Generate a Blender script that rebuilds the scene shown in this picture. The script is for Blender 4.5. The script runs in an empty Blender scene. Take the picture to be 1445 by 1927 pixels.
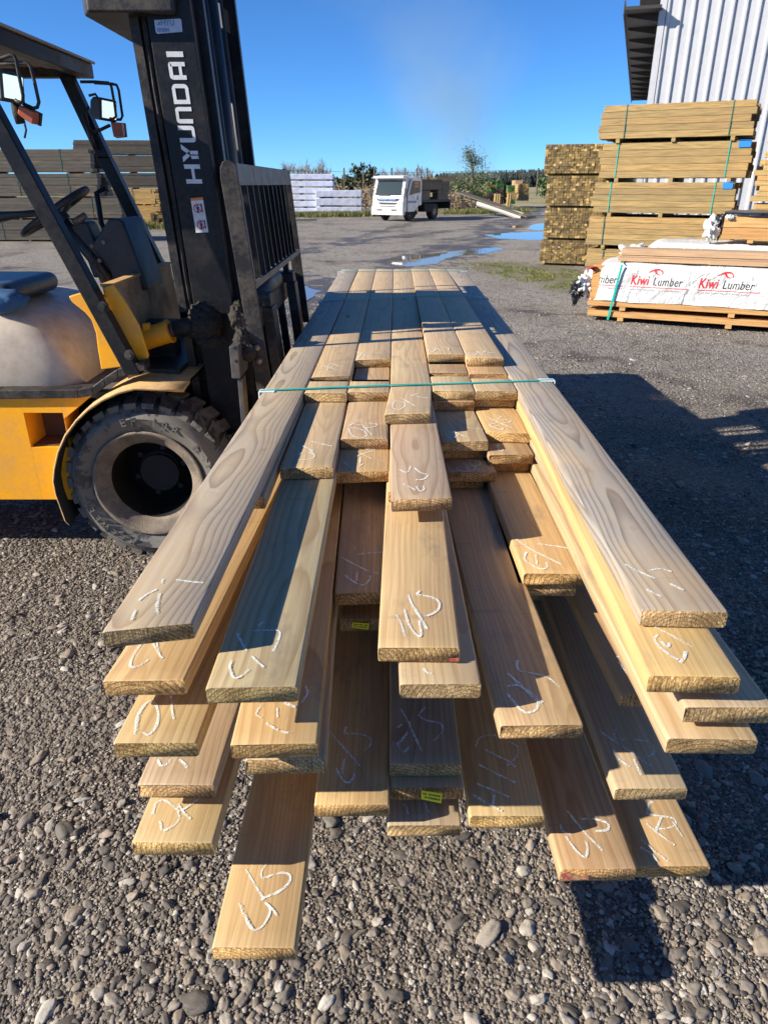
import bpy, math, random
import numpy as np
from mathutils import Vector, Matrix, noise as mnoise

random.seed(7); rng = np.random.default_rng(11)
scene = bpy.context.scene
COL = scene.collection
# ------------------------------------------------------------------ camera
CAMH = 1.6; F = 1336.0; CX = 722.5; CY = 963.5; PITCH = math.radians(24.8)
SP, CP = math.sin(PITCH), math.cos(PITCH)
cam_d = bpy.data.cameras.new('camera'); cam = bpy.data.objects.new('camera', cam_d); COL.objects.link(cam)
cam.location = (0, 0, CAMH); cam.rotation_euler = (math.radians(90) - PITCH, 0, 0)
cam_d.sensor_fit = 'VERTICAL'; cam_d.sensor_height = 32.0; cam_d.lens = 32.0 * F / 1927.0
cam_d.clip_start = 0.05; cam_d.clip_end = 6000
cam_d.dof.use_dof = True; cam_d.dof.focus_distance = 2.3; cam_d.dof.aperture_fstop = 10.0
scene.camera = cam
# ------------------------------------------------------------------ sun + sky
SUND = Vector((1.0, 0.30, -0.57)).normalized()
sl = bpy.data.lights.new('sun', 'SUN'); sl.energy = 5.0; sl.angle = math.radians(0.5); sl.color = (1.0, 0.92, 0.79)
so = bpy.data.objects.new('sun', sl); COL.objects.link(so)
so.rotation_euler = SUND.to_track_quat('-Z', 'Y').to_euler()
w = bpy.data.worlds.new("World"); scene.world = w; w.use_nodes = True
wn = w.node_tree; sky = wn.nodes.new('ShaderNodeTexSky'); sky.sky_type = 'NISHITA'; sky.sun_disc = False
sky.sun_elevation = math.asin(-SUND.z); sky.sun_rotation = math.atan2(-SUND.x, -SUND.y)
sky.air_density = 0.6; sky.dust_density = 0.0; sky.ozone_density = 10.0; sky.altitude = 50
wn.nodes['Background'].inputs[1].default_value = 0.088
skm = wn.nodes.new('ShaderNodeMix'); skm.data_type = 'RGBA'; skm.blend_type = 'MULTIPLY'; skm.inputs[0].default_value = 1; skm.inputs[7].default_value = (.82, 1.05, 1.09, 1)
wn.links.new(sky.outputs[0], skm.inputs[6]); wn.links.new(skm.outputs[2], wn.nodes['Background'].inputs[0])
scene.view_settings.view_transform = 'Standard'; scene.view_settings.look = 'None'
scene.view_settings.exposure = 0.90; scene.view_settings.gamma = 1.0
scene.render.engine = 'CYCLES'

# ------------------------------------------------------------------ helpers
def ray(px, py):
    a = (px - CX) / F; o = (py - CY) / F
    return (a, CP - o * SP, -(SP + o * CP))
def Uz(px, py, z):
    a, b, c = ray(px, py); t = (z - CAMH) / c
    return Vector((a * t, b * t, z))
def Uy(px, py, y):
    a, b, c = ray(px, py); t = y / b
    return Vector((a * t, y, CAMH + c * t))
def P(px, py, y):
    v = Uy(px, py, y); return (v.x, v.z)

def tag(o, label=None, cat=None, group=None, kind=None):
    if label: o['label'] = label
    if cat: o['category'] = cat
    if group: o['group'] = group
    if kind: o['kind'] = kind
    return o
def empty(name, loc=(0, 0, 0), rz=0.0, label=None, cat=None, group=None):
    o = bpy.data.objects.new(name, None); COL.objects.link(o); o.empty_display_size = .1
    o.location = loc; o.rotation_euler = (0, 0, rz)
    return tag(o, label, cat, group)
def copy_tree(o, parent=None):
    c = o.copy(); COL.objects.link(c); c.parent = parent
    for ch in list(o.children): copy_tree(ch, c)
    return c

class MB:
    def __init__(s): s.v = []; s.f = []; s.m = []; s.t = []; s.tint = 1.0
    def face(s, idx, m=0): s.f.append(idx); s.m.append(m); s.t.append(s.tint)
    def hexa(s, p, m=0):          # 8 points: bottom 4 ccw, top 4 ccw
        b = len(s.v); s.v += [tuple(q) for q in p]
        for q in ((3, 2, 1, 0), (4, 5, 6, 7), (0, 1, 5, 4), (1, 2, 6, 5), (2, 3, 7, 6), (3, 0, 4, 7)):
            s.face([b + i for i in q], m)
    def box(s, x0, x1, y0, y1, z0, z1, m=0, M=None):
        p = [(x0, y0, z0), (x1, y0, z0), (x1, y1, z0), (x0, y1, z0), (x0, y0, z1), (x1, y0, z1), (x1, y1, z1), (x0, y1, z1)]
        if M is not None: p = [tuple(M @ Vector(q)) for q in p]
        s.hexa(p, m)
    def prism(s, pts, y0, y1, m=0, axis='y'):   # pts are (x,z) polygon
        n = len(pts); b = len(s.v)
        A = sum(pts[i][0] * pts[(i + 1) % n][1] - pts[(i + 1) % n][0] * pts[i][1] for i in range(n))
        if A < 0: pts = pts[::-1]
        for yy in (y0, y1):
            for (x, z) in pts:
                s.v.append({'y': (x, yy, z), 'x': (yy, x, z), 'z': (x, z, yy)}[axis])
        f1 = [b + i for i in range(n)]; f2 = [b + n + i for i in range(n)][::-1]
        flip = axis != 'y'
        s.face(f1[::-1] if flip else f1, m); s.face(f2[::-1] if flip else f2, m)
        for i in range(n):
            j = (i + 1) % n; q = [b + i, b + n + i, b + n + j, b + j]
            s.face(q[::-1] if flip else q, m)
    def tube(s, path, r, n=8, m=0, closed=False, r2=None, cap=True):
        path = [Vector(p) for p in path]; L = len(path); rings = []
        up = Vector((0, 0, 1)); prevn = None
        for i, p in enumerate(path):
            if closed: t = path[(i + 1) % L] - path[i - 1]
            else: t = path[min(i + 1, L - 1)] - path[max(i - 1, 0)]
            t.normalize()
            a = prevn if prevn is not None else (up if abs(t.z) < .9 else Vector((1, 0, 0)))
            nn = (a - t * a.dot(t))
            if nn.length < 1e-5: nn = t.orthogonal()
            nn.normalize(); prevn = nn; bb = t.cross(nn)
            rr = r[i] if isinstance(r, (list, tuple)) else (r if r2 is None else r + (r2 - r) * i / max(1, L - 1))
            ring = []
            for k in range(n):
                c = 2 * math.pi * k / n
                s.v.append(tuple(p + nn * math.cos(c) * rr + bb * math.sin(c) * rr)); ring.append(len(s.v) - 1)
            rings.append(ring)
        for i in range(L if closed else L - 1):
            A = rings[i]; B = rings[(i + 1) % L]
            for k in range(n):
                s.face([A[k], A[(k + 1) % n], B[(k + 1) % n], B[k]], m)
        if not closed and cap:
            s.face(rings[0][::-1], m); s.face(rings[-1], m)
    def cyl(s, p0, p1, r, n=20, m=0, r2=None): s.tube([p0, p1], r, n, m, r2=r2)
    def lathe(s, prof, c, n=48, m=0, axis='y', ms=None):   # prof: (radius, offset along axis)
        b = len(s.v); L = len(prof)
        for (r, h) in prof:
            for k in range(n):
                a = 2 * math.pi * k / n
                if axis == 'y': s.v.append((c[0] + r * math.cos(a), c[1] + h, c[2] + r * math.sin(a)))
                elif axis == 'x': s.v.append((c[0] + h, c[1] + r * math.cos(a), c[2] + r * math.sin(a)))
                else: s.v.append((c[0] + r * math.cos(a), c[1] + r * math.sin(a), c[2] + h))
        for i in range(L - 1):
            for k in range(n):
                q = [b + i * n + k, b + i * n + (k + 1) % n, b + (i + 1) * n + (k + 1) % n, b + (i + 1) * n + k]
                s.face(q, ms[i] if ms else m)
    def build(s, name, mats, parent=None, smooth=False, bevel=0, loc=None, rz=None, autosmooth=None):
        me = bpy.data.meshes.new(name); me.from_pydata(s.v, [], s.f)
        if not isinstance(mats, (list, tuple)): mats = [mats]
        for m in mats: me.materials.append(m)
        if any(s.m): me.polygons.foreach_set('material_index', s.m)
        if smooth: me.polygons.foreach_set('use_smooth', [True] * len(s.f))
        at = me.attributes.new('tint', 'FLOAT', 'FACE'); at.data.foreach_set('value', s.t)
        me.update(); o = bpy.data.objects.new(name, me); COL.objects.link(o); o.parent = parent
        if loc is not None: o.location = loc
        if rz is not None: o.rotation_euler = (0, 0, rz)
        if bevel:
            md = o.modifiers.new('bevel', 'BEVEL'); md.width = bevel; md.segments = 2; md.limit_method = 'ANGLE'; md.angle_limit = math.radians(40)
            if smooth is False: me.polygons.foreach_set('use_smooth', [True] * len(s.f)); md.harden_normals = True
        return o

# ------------------------------------------------------------------ node helper
class NT:
    def __init__(s, name):
        s.mat = bpy.data.materials.new(name); s.mat.use_nodes = True; s.t = s.mat.node_tree
        s.b = s.t.nodes['Principled BSDF']; s.out = s.t.nodes['Material Output']
    def n(s, kind, ins=None, **kw):
        nd = s.t.nodes.new(kind)
        for k, v in kw.items(): setattr(nd, k, v)
        if ins:
            for k, v in ins.items(): s.set(nd, k, v)
        return nd
    def set(s, nd, k, v):
        i = nd.inputs[k]
        if isinstance(v, bpy.types.NodeSocket): s.t.links.new(v, i)
        elif isinstance(v, bpy.types.Node): s.t.links.new(v.outputs[0], i)
        else: i.default_value = v
    def math(s, op, a, b=0.0, c=None, clamp=False):
        nd = s.n('ShaderNodeMath', operation=op, use_clamp=clamp); s.set(nd, 0, a); s.set(nd, 1, b)
        if c is not None: s.set(nd, 2, c)
        return nd.outputs[0]
    def mix(s, f, a, b, blend='MIX'):
        nd = s.n('ShaderNodeMix', data_type='RGBA', blend_type=blend, clamp_factor=True)
        s.set(nd, 0, f)
        for k, v in ((6, a), (7, b)): s.set(nd, k, v if not isinstance(v, tuple) else (v + (1,) if len(v) == 3 else v))
        return nd.outputs[2]
    def noise(s, vec, scale, detail=4, rough=.55, dist=0):
        nd = s.n('ShaderNodeTexNoise', {'Scale': scale, 'Detail': detail, 'Roughness': rough, 'Distortion': dist})
        if vec is not None: s.set(nd, 'Vector', vec)
        return nd.outputs['Fac']
    def vor(s, vec, scale, out='Distance', feature='F1'):
        nd = s.n('ShaderNodeTexVoronoi', {'Scale': scale}, feature=feature); 
        if vec is not None: s.set(nd, 'Vector', vec)
        return nd.outputs[out]
    def ramp(s, f, stops):
        nd = s.n('ShaderNodeValToRGB'); s.set(nd, 0, f); cr = nd.color_ramp
        while len(cr.elements) < len(stops): cr.elements.new(.5)
        for e, (p, c) in zip(cr.elements, stops): e.position = p; e.color = (c if isinstance(c, tuple) else (c, c, c)) + (1,)
        return nd.outputs[0]
    def rng(s, f, a, b, c=0., d=1.):
        nd = s.n('ShaderNodeMapRange', {1: a, 2: b, 3: c, 4: d}, clamp=True); s.set(nd, 0, f); return nd.outputs[0]
    def geo(s): return s.n('ShaderNodeNewGeometry').outputs['Position']
    def obj(s): return s.n('ShaderNodeTexCoord').outputs['Object']
    def mapv(s, vec, scale=(1, 1, 1), loc=(0, 0, 0)):
        nd = s.n('ShaderNodeMapping', {'Scale': scale, 'Location': loc}); s.set(nd, 'Vector', vec); return nd.outputs[0]
    def bump(s, h, strength=.4, dist=.002, normal=None):
        nd = s.n('ShaderNodeBump', {'Strength': strength, 'Distance': dist}); s.set(nd, 'Height', h)
        if normal is not None: s.set(nd, 'Normal', normal)
        return nd.outputs[0]
    def done(s, color=None, rough=None, normal=None, metal=None, **kw):
        for k, v in (('Base Color', color), ('Roughness', rough), ('Normal', normal), ('Metallic', metal)):
            if v is not None: s.set(s.b, k, v + (1,) if isinstance(v, tuple) and len(v) == 3 else v)
        for k, v in kw.items(): s.set(s.b, k, v)
        return s.mat

def attr(nt, name, out='Fac'): return nt.n('ShaderNodeAttribute', attribute_name=name).outputs[out]

# ---- new pine board: solid growth-ring texture in the board's own rest coordinates
def pine(name, end=False):
    t = NT(name); rest = attr(t, 'rest', 'Vector')
    oi = t.n('ShaderNodeObjectInfo'); rnd = oi.outputs['Random']; colr = oi.outputs['Color']; alp = oi.outputs['Alpha']
    sx = t.n('ShaderNodeSeparateXYZ'); t.set(sx, 0, rest); x, y, z = sx.outputs
    r2 = t.math('FRACT', t.math('MULTIPLY', rnd, 17.31)); r3 = t.math('FRACT', t.math('MULTIPLY', rnd, 91.7)); r4 = t.math('FRACT', t.math('MULTIPLY', rnd, 351.3))
    off = t.n('ShaderNodeCombineXYZ'); t.set(off, 0, t.math('MULTIPLY', rnd, 40)); t.set(off, 1, t.math('MULTIPLY', r2, 40)); t.set(off, 2, t.math('MULTIPLY', r3, 40))
    va = t.n('ShaderNodeVectorMath', operation='ADD'); t.set(va, 0, rest); t.set(va, 1, off.outputs[0]); vo = va.outputs[0]
    n1 = t.noise(t.mapv(vo, (1.6, .55, 1.6)), 1.6, 2, .45); n2 = t.noise(t.mapv(vo, (1.6, .8, 1.6), (7, 3, 1)), 1.6, 2, .45)
    n3 = t.noise(t.mapv(vo, (14, 2.5, 14), (1, 9, 4)), 2.0, 2, .5)
    px = t.math('MULTIPLY', t.math('SUBTRACT', rnd, .5), .16)
    pz = t.math('SUBTRACT', t.math('MULTIPLY', r2, -.11), .022)
    pz = t.math('ADD', pz, t.math('MULTIPLY', y, t.math('MULTIPLY', t.math('SUBTRACT', r4, .5), .03)))
    dx = t.math('ADD', t.math('SUBTRACT', x, px), t.math('MULTIPLY', t.math('SUBTRACT', n1, .5), .065))
    dz = t.math('ADD', t.math('SUBTRACT', z, pz), t.math('MULTIPLY', t.math('SUBTRACT', n2, .5), .07))
    r = t.math('SQRT', t.math('ADD', t.math('MULTIPLY', dx, dx), t.math('MULTIPLY', dz, dz)))
    r = t.math('ADD', r, t.math('MULTIPLY', n3, .004))
    ring = t.math('FRACT', t.math('MULTIPLY', r, t.math('ADD', 85., t.math('MULTIPLY', r3, 60.))))
    late = t.ramp(ring, [(0, 0.0), (.5, .12), (.82, .75), (.93, 1.0), (1.0, 0.0)])
    fib = t.noise(t.mapv(vo, (420, 7, 420)), 1.0, 3, .6)
    fib2 = t.noise(t.mapv(vo, (90, 2.2, 90)), 1.0, 3, .6)
    blot = t.noise(t.mapv(vo, (7, 3, 7)), 1.0, 4, .6)
    early = t.mix(r4, (.57, .435, .235), (.53, .42, .265))
    lt = t.mix(r3, (.33, .19, .075), (.33, .205, .11))
    c = t.mix(t.math('MULTIPLY', late, t.math('ADD', .30, t.math('MULTIPLY', r2, .38))), early, lt)
    c = t.mix(t.math('MULTIPLY', t.rng(fib, .42, .68), .35), c, (.36, .23, .12))
    c = t.mix(t.math('MULTIPLY', t.rng(fib2, .44, .62), .42), c, (.34, .215, .11))
    c = t.mix(t.math('MULTIPLY', t.rng(blot, .4, .75), .35), c, (.50, .34, .22))
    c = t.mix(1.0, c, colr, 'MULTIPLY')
    # grey weathering (alpha of object colour = how much)
    wz = t.rng(t.noise(t.mapv(vo, (6, 1.8, 6), (3, 3, 3)), 1.0, 5, .65), .24, .56)
    grey = t.mix(late, (.345, .31, .265), (.17, .135, .11))
    c = t.mix(t.math('MULTIPLY', wz, t.math('SUBTRACT', 1., alp)), c, grey)
    st = t.noise(t.mapv(vo, (11, 4.5, 11), (9, 2, 5)), 1.0, 6, .7); c = t.mix(t.math('MULTIPLY', t.rng(st, .56, .68), .42), c, (.20, .155, .115))
    bnd = t.noise(t.mapv(vo, (4, 34, 4), (2, 8, 5)), 1.0, 3, .6); c = t.mix(t.math('MULTIPLY', t.rng(bnd, .66, .72), .3), c, (.2, .16, .12))
    # knots
    kv = t.n('ShaderNodeTexVoronoi', {'Scale': 1.0, 'Randomness': 1.0}); t.set(kv, 'Vector', t.mapv(vo, (5.5, 1.5, 5.5)))
    kd = kv.outputs['Distance']; ks = t.n('ShaderNodeSeparateColor'); t.set(ks, 0, kv.outputs['Color'])
    kon = t.math('GREATER_THAN', ks.outputs[0], .72)
    c = t.mix(t.math('MULTIPLY', t.rng(kd, .085, .05), kon), c, (.17, .08, .04))
    h = t.math('ADD', t.math('MULTIPLY', late, .5), fib)
    if not end:
        nrm = t.bump(h, .25, .0008)
        ro = t.math('ADD', .5, t.math('MULTIPLY', blot, .15))
        return t.done(c, ro, nrm)
    # sawn end grain
    saw = t.noise(t.mapv(vo, (260, 30, 260)), 1.0, 3, .7)
    rotn = t.n('ShaderNodeMapping', {'Rotation': (0, .7, 0), 'Scale': (320, 1, 14)}); t.set(rotn, 'Vector', vo)
    ln = t.noise(rotn.outputs[0], 1.0, 2, .6)
    ee = t.mix(t.rng(saw, .38, .66), (.30, .185, .075), (.95, .70, .34))  # bright tone puts sunlight caught on rough fibres into the colour
    ee = t.mix(t.math('MULTIPLY', late, .8), ee, (.24, .13, .05))
    ee = t.mix(t.math('MULTIPLY', t.rng(ln, .45, .65), t.math('MULTIPLY', r3, .6)), ee, (.14, .08, .035))
    ee = t.mix(t.rng(t.noise(t.mapv(vo, (22, 4, 30)), 1.0, 3, .6), .4, .65), ee, t.mix(1.0, ee, (.55, .50, .42), 'MULTIPLY')); ee = t.mix(1.0, ee, colr, 'MULTIPLY')
    nrm = t.bump(t.math('ADD', t.math('ADD', saw, t.math('MULTIPLY', ln, r4)), t.math('MULTIPLY', late, .3)), .8, .0024)
    return t.done(ee, .85, nrm)
M_PINE = pine('pine'); M_PEND = pine('pine_end', True)

def plain(name, col, rough=.5, metal=0., bumpscale=0, bumpd=.001, dirt=None, dirtscale=6, dirtamt=.5, **kw):
    t = NT(name); v = t.obj(); c = col; 
    if dirt:
        n = t.noise(v, dirtscale, 6, .65); n2 = t.noise(v, dirtscale * 9, 4, .6)
        f = t.math('MULTIPLY', t.rng(t.math('ADD', t.math('MULTIPLY', n, .7), t.math('MULTIPLY', n2, .3)), .45, .62), dirtamt)
        c = t.mix(f, col, dirt); rough = t.math('ADD', rough, t.math('MULTIPLY', f, .3))
    nrm = None
    if bumpscale: nrm = t.bump(t.noise(v, bumpscale, 5, .65), .5, bumpd)
    return t.done(c, rough, nrm, metal, **kw)
M_YEL = plain('yellow_paint', (.93, .41, .012), .36, dirt=(.45, .27, .11), dirtscale=5, dirtamt=.4, bumpscale=3, bumpd=.002)
M_YELF = plain('faded_yellow_paint', (.62, .36, .12), .6, dirt=(.30, .21, .14), dirtscale=7, dirtamt=.7)
M_BLK = plain('black_paint', (.012, .013, .016), .33, dirt=(.06, .05, .042), dirtscale=5, dirtamt=.4, bumpscale=60, bumpd=.0006)
M_BLK.node_tree.nodes['Principled BSDF'].inputs['Specular IOR Level'].default_value = .22
M_BLK2 = plain('dusty_black_steel', (.022, .021, .022), .45, dirt=(.11, .092, .075), dirtscale=9, dirtamt=.6, bumpscale=90, bumpd=.001)
M_BLK2.node_tree.nodes['Principled BSDF'].inputs['Specular IOR Level'].default_value = .28
M_WORN = plain('worn_grey_steel', (.085, .09, .095), .45, .4, dirt=(.17, .12, .085), dirtscale=14, dirtamt=.65, bumpscale=120, bumpd=.0008)
M_BARE = plain('bare_rusty_steel', (.24, .20, .17), .5, .5, dirt=(.16, .085, .05), dirtscale=25, dirtamt=.6)
M_GRIME = plain('greasy_grime', (.018, .015, .012), .8, bumpscale=45, bumpd=.02, dirt=(.07, .05, .035), dirtscale=60)
M_BEIGE = plain('beige_paint', (.66, .55, .42), .38, dirt=(.30, .24, .18), dirtscale=3, dirtamt=.55, bumpscale=4, bumpd=.002)
M_COWL = plain('dirty_cowl_paint', (.46, .31, .16), .6, dirt=(.16, .115, .08), dirtscale=9, dirtamt=.75)
M_FLOOR = plain('rubber_floor', (.075, .066, .06), .7, dirt=(.17, .145, .12), dirtscale=8, dirtamt=.6, bumpscale=80, bumpd=.001)
M_PLAST = plain('black_plastic', (.025, .025, .028), .45, bumpscale=200, bumpd=.0004, dirt=(.09, .08, .07), dirtscale=8, dirtamt=.4)
M_DARK = plain('dark_hollow', (.012, .012, .012), .8)  # near-black for dark parts and for painted shade in holes and wheel arch
M_WHITE = plain('white_paint', (.66, .67, .68), .4, dirt=(.38, .35, .31), dirtscale=4, dirtamt=.5)
M_DECAL = plain('decal_white', (.70, .71, .73), .5, dirt=(.3, .3, .3), dirtscale=22, dirtamt=.35)
M_DBLK = plain('print_black', (.03, .03, .035), .6); M_DRED = plain('print_red', (.62, .03, .04), .55)
M_DRED2 = plain('faded_red_paint', (.42, .06, .05), .8, dirt=(.5, .36, .18), dirtscale=90, dirtamt=1.0); M_DORG = plain('print_orange', (.75, .24, .03), .55); M_DBLU = plain('print_blue', (.12, .25, .5), .55); M_DGRY = plain('print_grey', (.28, .28, .30), .6)
M_ORG = plain('amber_lens', (.50, .10, .03), .3, dirt=(.2, .08, .05), dirtscale=30); M_LENS = plain('clear_lens', (.62, .78, .74), .12, bumpscale=90, bumpd=.001); M_LAMP = plain('lit_lens', (.62, .80, .76), .15); M_LAMP.node_tree.nodes['Principled BSDF'].inputs['Emission Color'].default_value = (.75, 1, .92, 1); M_LAMP.node_tree.nodes['Principled BSDF'].inputs['Emission Strength'].default_value = .55
M_RAG = plain('blue_rag', (.03, .10, .22), .85, bumpscale=30, bumpd=.006); M_SEAT = plain('navy_vinyl', (.03, .04, .065), .38, bumpscale=14, bumpd=.006)
M_GLASS = plain('vehicle_glass', (.035, .05, .055), .03); M_RUBK = plain('tyre_black', (.02, .02, .02), .7)
M_STRAP = plain('green_strap', (.01, .40, .33), .4); M_STRAPD = plain('dark_green_strap', (.02, .13, .11), .5)
M_GUARD = plain('white_edge_guard', (.70, .72, .73), .4)
M_YTAG = plain('yellow_tag', (.80, .72, .02), .45); M_BLUEP = plain('blue_plastic', (.02, .22, .72), .45)
def rubber():
    t = NT('tyre_rubber'); v = t.obj(); n = t.noise(v, 5, 6, .65); n2 = t.noise(v, 40, 4, .6)
    f = t.rng(t.math('ADD', t.math('MULTIPLY', n, .8), t.math('MULTIPLY', n2, .2)), .51, .55)
    c = t.mix(f, (.155, .142, .124), (.032, .031, .032)); c = t.mix(t.math('MULTIPLY', n2, .35), c, (.17, .155, .13))
    return t.done(c, t.math('SUBTRACT', .75, t.math('MULTIPLY', f, .4)), t.bump(n2, .3, .003))
M_RUB = rubber()
def rimmat():
    t = NT('muddy_rim'); v = t.obj(); n = t.noise(v, 9, 5, .6); n2 = t.noise(v, 150, 4, .7)
    c = t.mix(t.rng(n, .4, .6), (.13, .105, .085), (.27, .215, .16)); c = t.mix(t.rng(n2, .5, .7), c, (.16, .13, .10))
    return t.done(c, .85, t.bump(n2, .8, .006))
M_RIM = rimmat()
M_HUB = plain('shaded_hub', (.008, .008, .008), .6)  # near-black puts the shade deep inside the wheel into the colour
def chalkmat():
    t = NT('chalk'); v = t.geo(); n = t.noise(v, 420, 4, .7); n2 = t.noise(t.mapv(v, (90, 20, 90)), 1, 2, .6)
    tr = t.n('ShaderNodeBsdfTransparent'); mx = t.n('ShaderNodeMixShader')
    t.set(mx, 0, t.math('MULTIPLY', t.rng(t.math('ADD', t.math('MULTIPLY', n, .7), t.math('MULTIPLY', n2, .3)), .42, .54), .95)); t.t.links.new(tr.outputs[0], mx.inputs[1]); t.t.links.new(t.b.outputs[0], mx.inputs[2])
    t.t.links.new(mx.outputs[0], t.out.inputs[0])
    return t.done((.74, .79, .76), .9)
M_CHALK = chalkmat()

# far timber: streaked wood with per-board tint, grain along local x
def packwood(name, a, b, dark, axis=(3, 60, 60), cell=None):
    t = NT(name); v = t.obj(); ti = attr(t, 'tint'); rnd = t.n('ShaderNodeObjectInfo').outputs['Random']
    vv = t.n('ShaderNodeVectorMath', operation='ADD'); t.set(vv, 0, t.mapv(v, axis)); cb = t.n('ShaderNodeCombineXYZ'); t.set(cb, 1, t.math('MULTIPLY', rnd, 50)); t.set(cb, 0, t.math('MULTIPLY', ti, 33)); t.set(vv, 1, cb.outputs[0])
    n = t.noise(vv.outputs[0], 1.0, 4, .6); n2 = t.noise(t.mapv(vv.outputs[0], (.25, .05, .05)), 1.0, 3, .6)
    c = t.mix(ti, a, b); t3 = t.math('FRACT', t.math('MULTIPLY', ti, 7.7)); c = t.mix(t.rng(t3, .55, 1, 0, .35), c, t.mix(1.0, c, (1.25, .9, .6), 'MULTIPLY')); c = t.mix(t.rng(t3, .45, 0, 0, .4), c, t.mix(1.0, c, (.75, .82, .72), 'MULTIPLY')); c = t.mix(t.math('MULTIPLY', t.rng(n, .42, .65), .75), c, dark)
    c = t.mix(t.math('MULTIPLY', t.rng(n2, .6, .72), .5), c, (.36, .2, .09))
    return t.done(c, .7, t.bump(n, .4, .004))
M_PACKG = packwood('treated_timber', (.27, .20, .085), (.46, .30, .11), (.15, .105, .045))
M_PACKK = packwood('orange_kiln_timber', (.50, .265, .09), (.62, .36, .14), (.33, .16, .055))
M_PACKD = packwood('weathered_timber', (.085, .072, .055), (.135, .112, .082), (.045, .038, .03))
M_PACKY = packwood('yellow_timber', (.42, .27, .09), (.55, .37, .14), (.25, .15, .06))
M_PACKB = packwood('tan_board', (.46, .31, .18), (.56, .39, .235), (.34, .22, .13))
def endmat(name, stops, axis=(60, 2, 60)):
    t = NT(name); ti = attr(t, 'tint'); v = t.obj(); n = t.noise(t.mapv(v, axis), 1.0, 4, .6)
    c = t.ramp(ti, stops); c = t.mix(t.math('MULTIPLY', t.rng(n, .4, .7), .45), c, (.08, .055, .025))
    return t.done(c, .8, t.bump(n, .4, .004))
M_POSTS = endmat('post_ends', [(0, (.07, .052, .02)), (.35, (.15, .105, .04)), (.65, (.26, .175, .06)), (.88, (.46, .30, .10)), (1, (.60, .42, .19))])
M_SHEDW = plain('white_corrugated_steel', (.52, .53, .55), .4, dirt=(.38, .40, .43), dirtscale=2.5, dirtamt=.45)
M_SOFF = plain('roof_underside', (.035, .033, .035), .7)
def wrapmat():
    t = NT('white_plastic_wrap'); v = t.obj(); n = t.noise(v, 3.0, 3, .6, 1.5); w2 = t.noise(v, 9.0, 4, .6, 1.0)
    rid = t.math('SUBTRACT', 1., t.math('ABSOLUTE', t.math('MULTIPLY', t.math('SUBTRACT', n, .5), 6.)))
    c = t.mix(t.rng(w2, .62, .75, 0., .35), (.62, .62, .61), (.48, .47, .45))
    return t.done(c, .38, t.bump(t.math('ADD', t.math('MULTIPLY', rid, .6), w2), .75, .02))
M_WRAP = wrapmat(); M_WRAPB = plain('black_wrap_inside', (.02, .022, .028), .3, bumpscale=12, bumpd=.03)
M_WRAPBL = plain('bluish_wrap', (.62, .66, .78), .45, dirt=(.35, .40, .60), dirtscale=3.5, dirtamt=.6, bumpscale=4, bumpd=.04)

# ------------------------------------------------------------------ ground
def hgt(x, y):
    return .012 * math.sin(x * 1.7 + .6) * math.sin(y * 1.3 + .2) + .006 * math.sin(x * 5.1 + y * 3.3) if y < 12 else 0.0
def hgtn(x, y):
    return np.where(y < 12, .012 * np.sin(x * 1.7 + .6) * np.sin(y * 1.3 + .2) + .006 * np.sin(x * 5.1 + y * 3.3), 0) * np.clip((12 - y) / 4, 0, 1)
def pdist(x, y, pts):
    d = np.full(x.shape, 1e9)
    for (a, b) in zip(pts[:-1], pts[1:]):
        a = np.array(a); b = np.array(b); ab = b - a; L = (ab ** 2).sum()
        tt = np.clip(((x - a[0]) * ab[0] + (y - a[1]) * ab[1]) / L, 0, 1)
        d = np.minimum(d, np.hypot(x - a[0] - tt * ab[0], y - a[1] - tt * ab[1]))
    return d
def g2(px, py): v = Uz(px, py, 0); return (v.x, v.y)
TRACKS = [([g2(1020, 392), g2(960, 420), g2(860, 455), g2(740, 500), g2(560, 580)], .55), ([g2(1010, 400), g2(900, 430), g2(700, 450), g2(560, 475)], .4),
          ([g2(1000, 405), g2(930, 440), g2(850, 478), g2(780, 500)], .6), ([g2(980, 402), g2(800, 412), g2(600, 470)], .3), ([g2(560, 520), g2(600, 620), g2(500, 700)], .5),
          ([g2(1060, 672), g2(1180, 678)], .14), ([g2(1195, 646), g2(1250, 650)], .10), ([g2(1380, 640), g2(1440, 650)], .1), ([g2(0, 985), g2(120, 990)], .35), ([g2(1000, 590), g2(1100, 592)], .09)]
GRASSR = [([g2(935, 498), g2(1010, 520), g2(1075, 530)], 1.1), ([g2(1060, 545), g2(1040, 500)], .6), ([g2(250, 405), g2(310, 430)], 2.0), ([g2(545, 408), g2(700, 406)], 1.5), ([g2(850, 403), g2(980, 398)], 1.3), ([g2(545, 420), g2(580, 416)], .8)]
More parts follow.
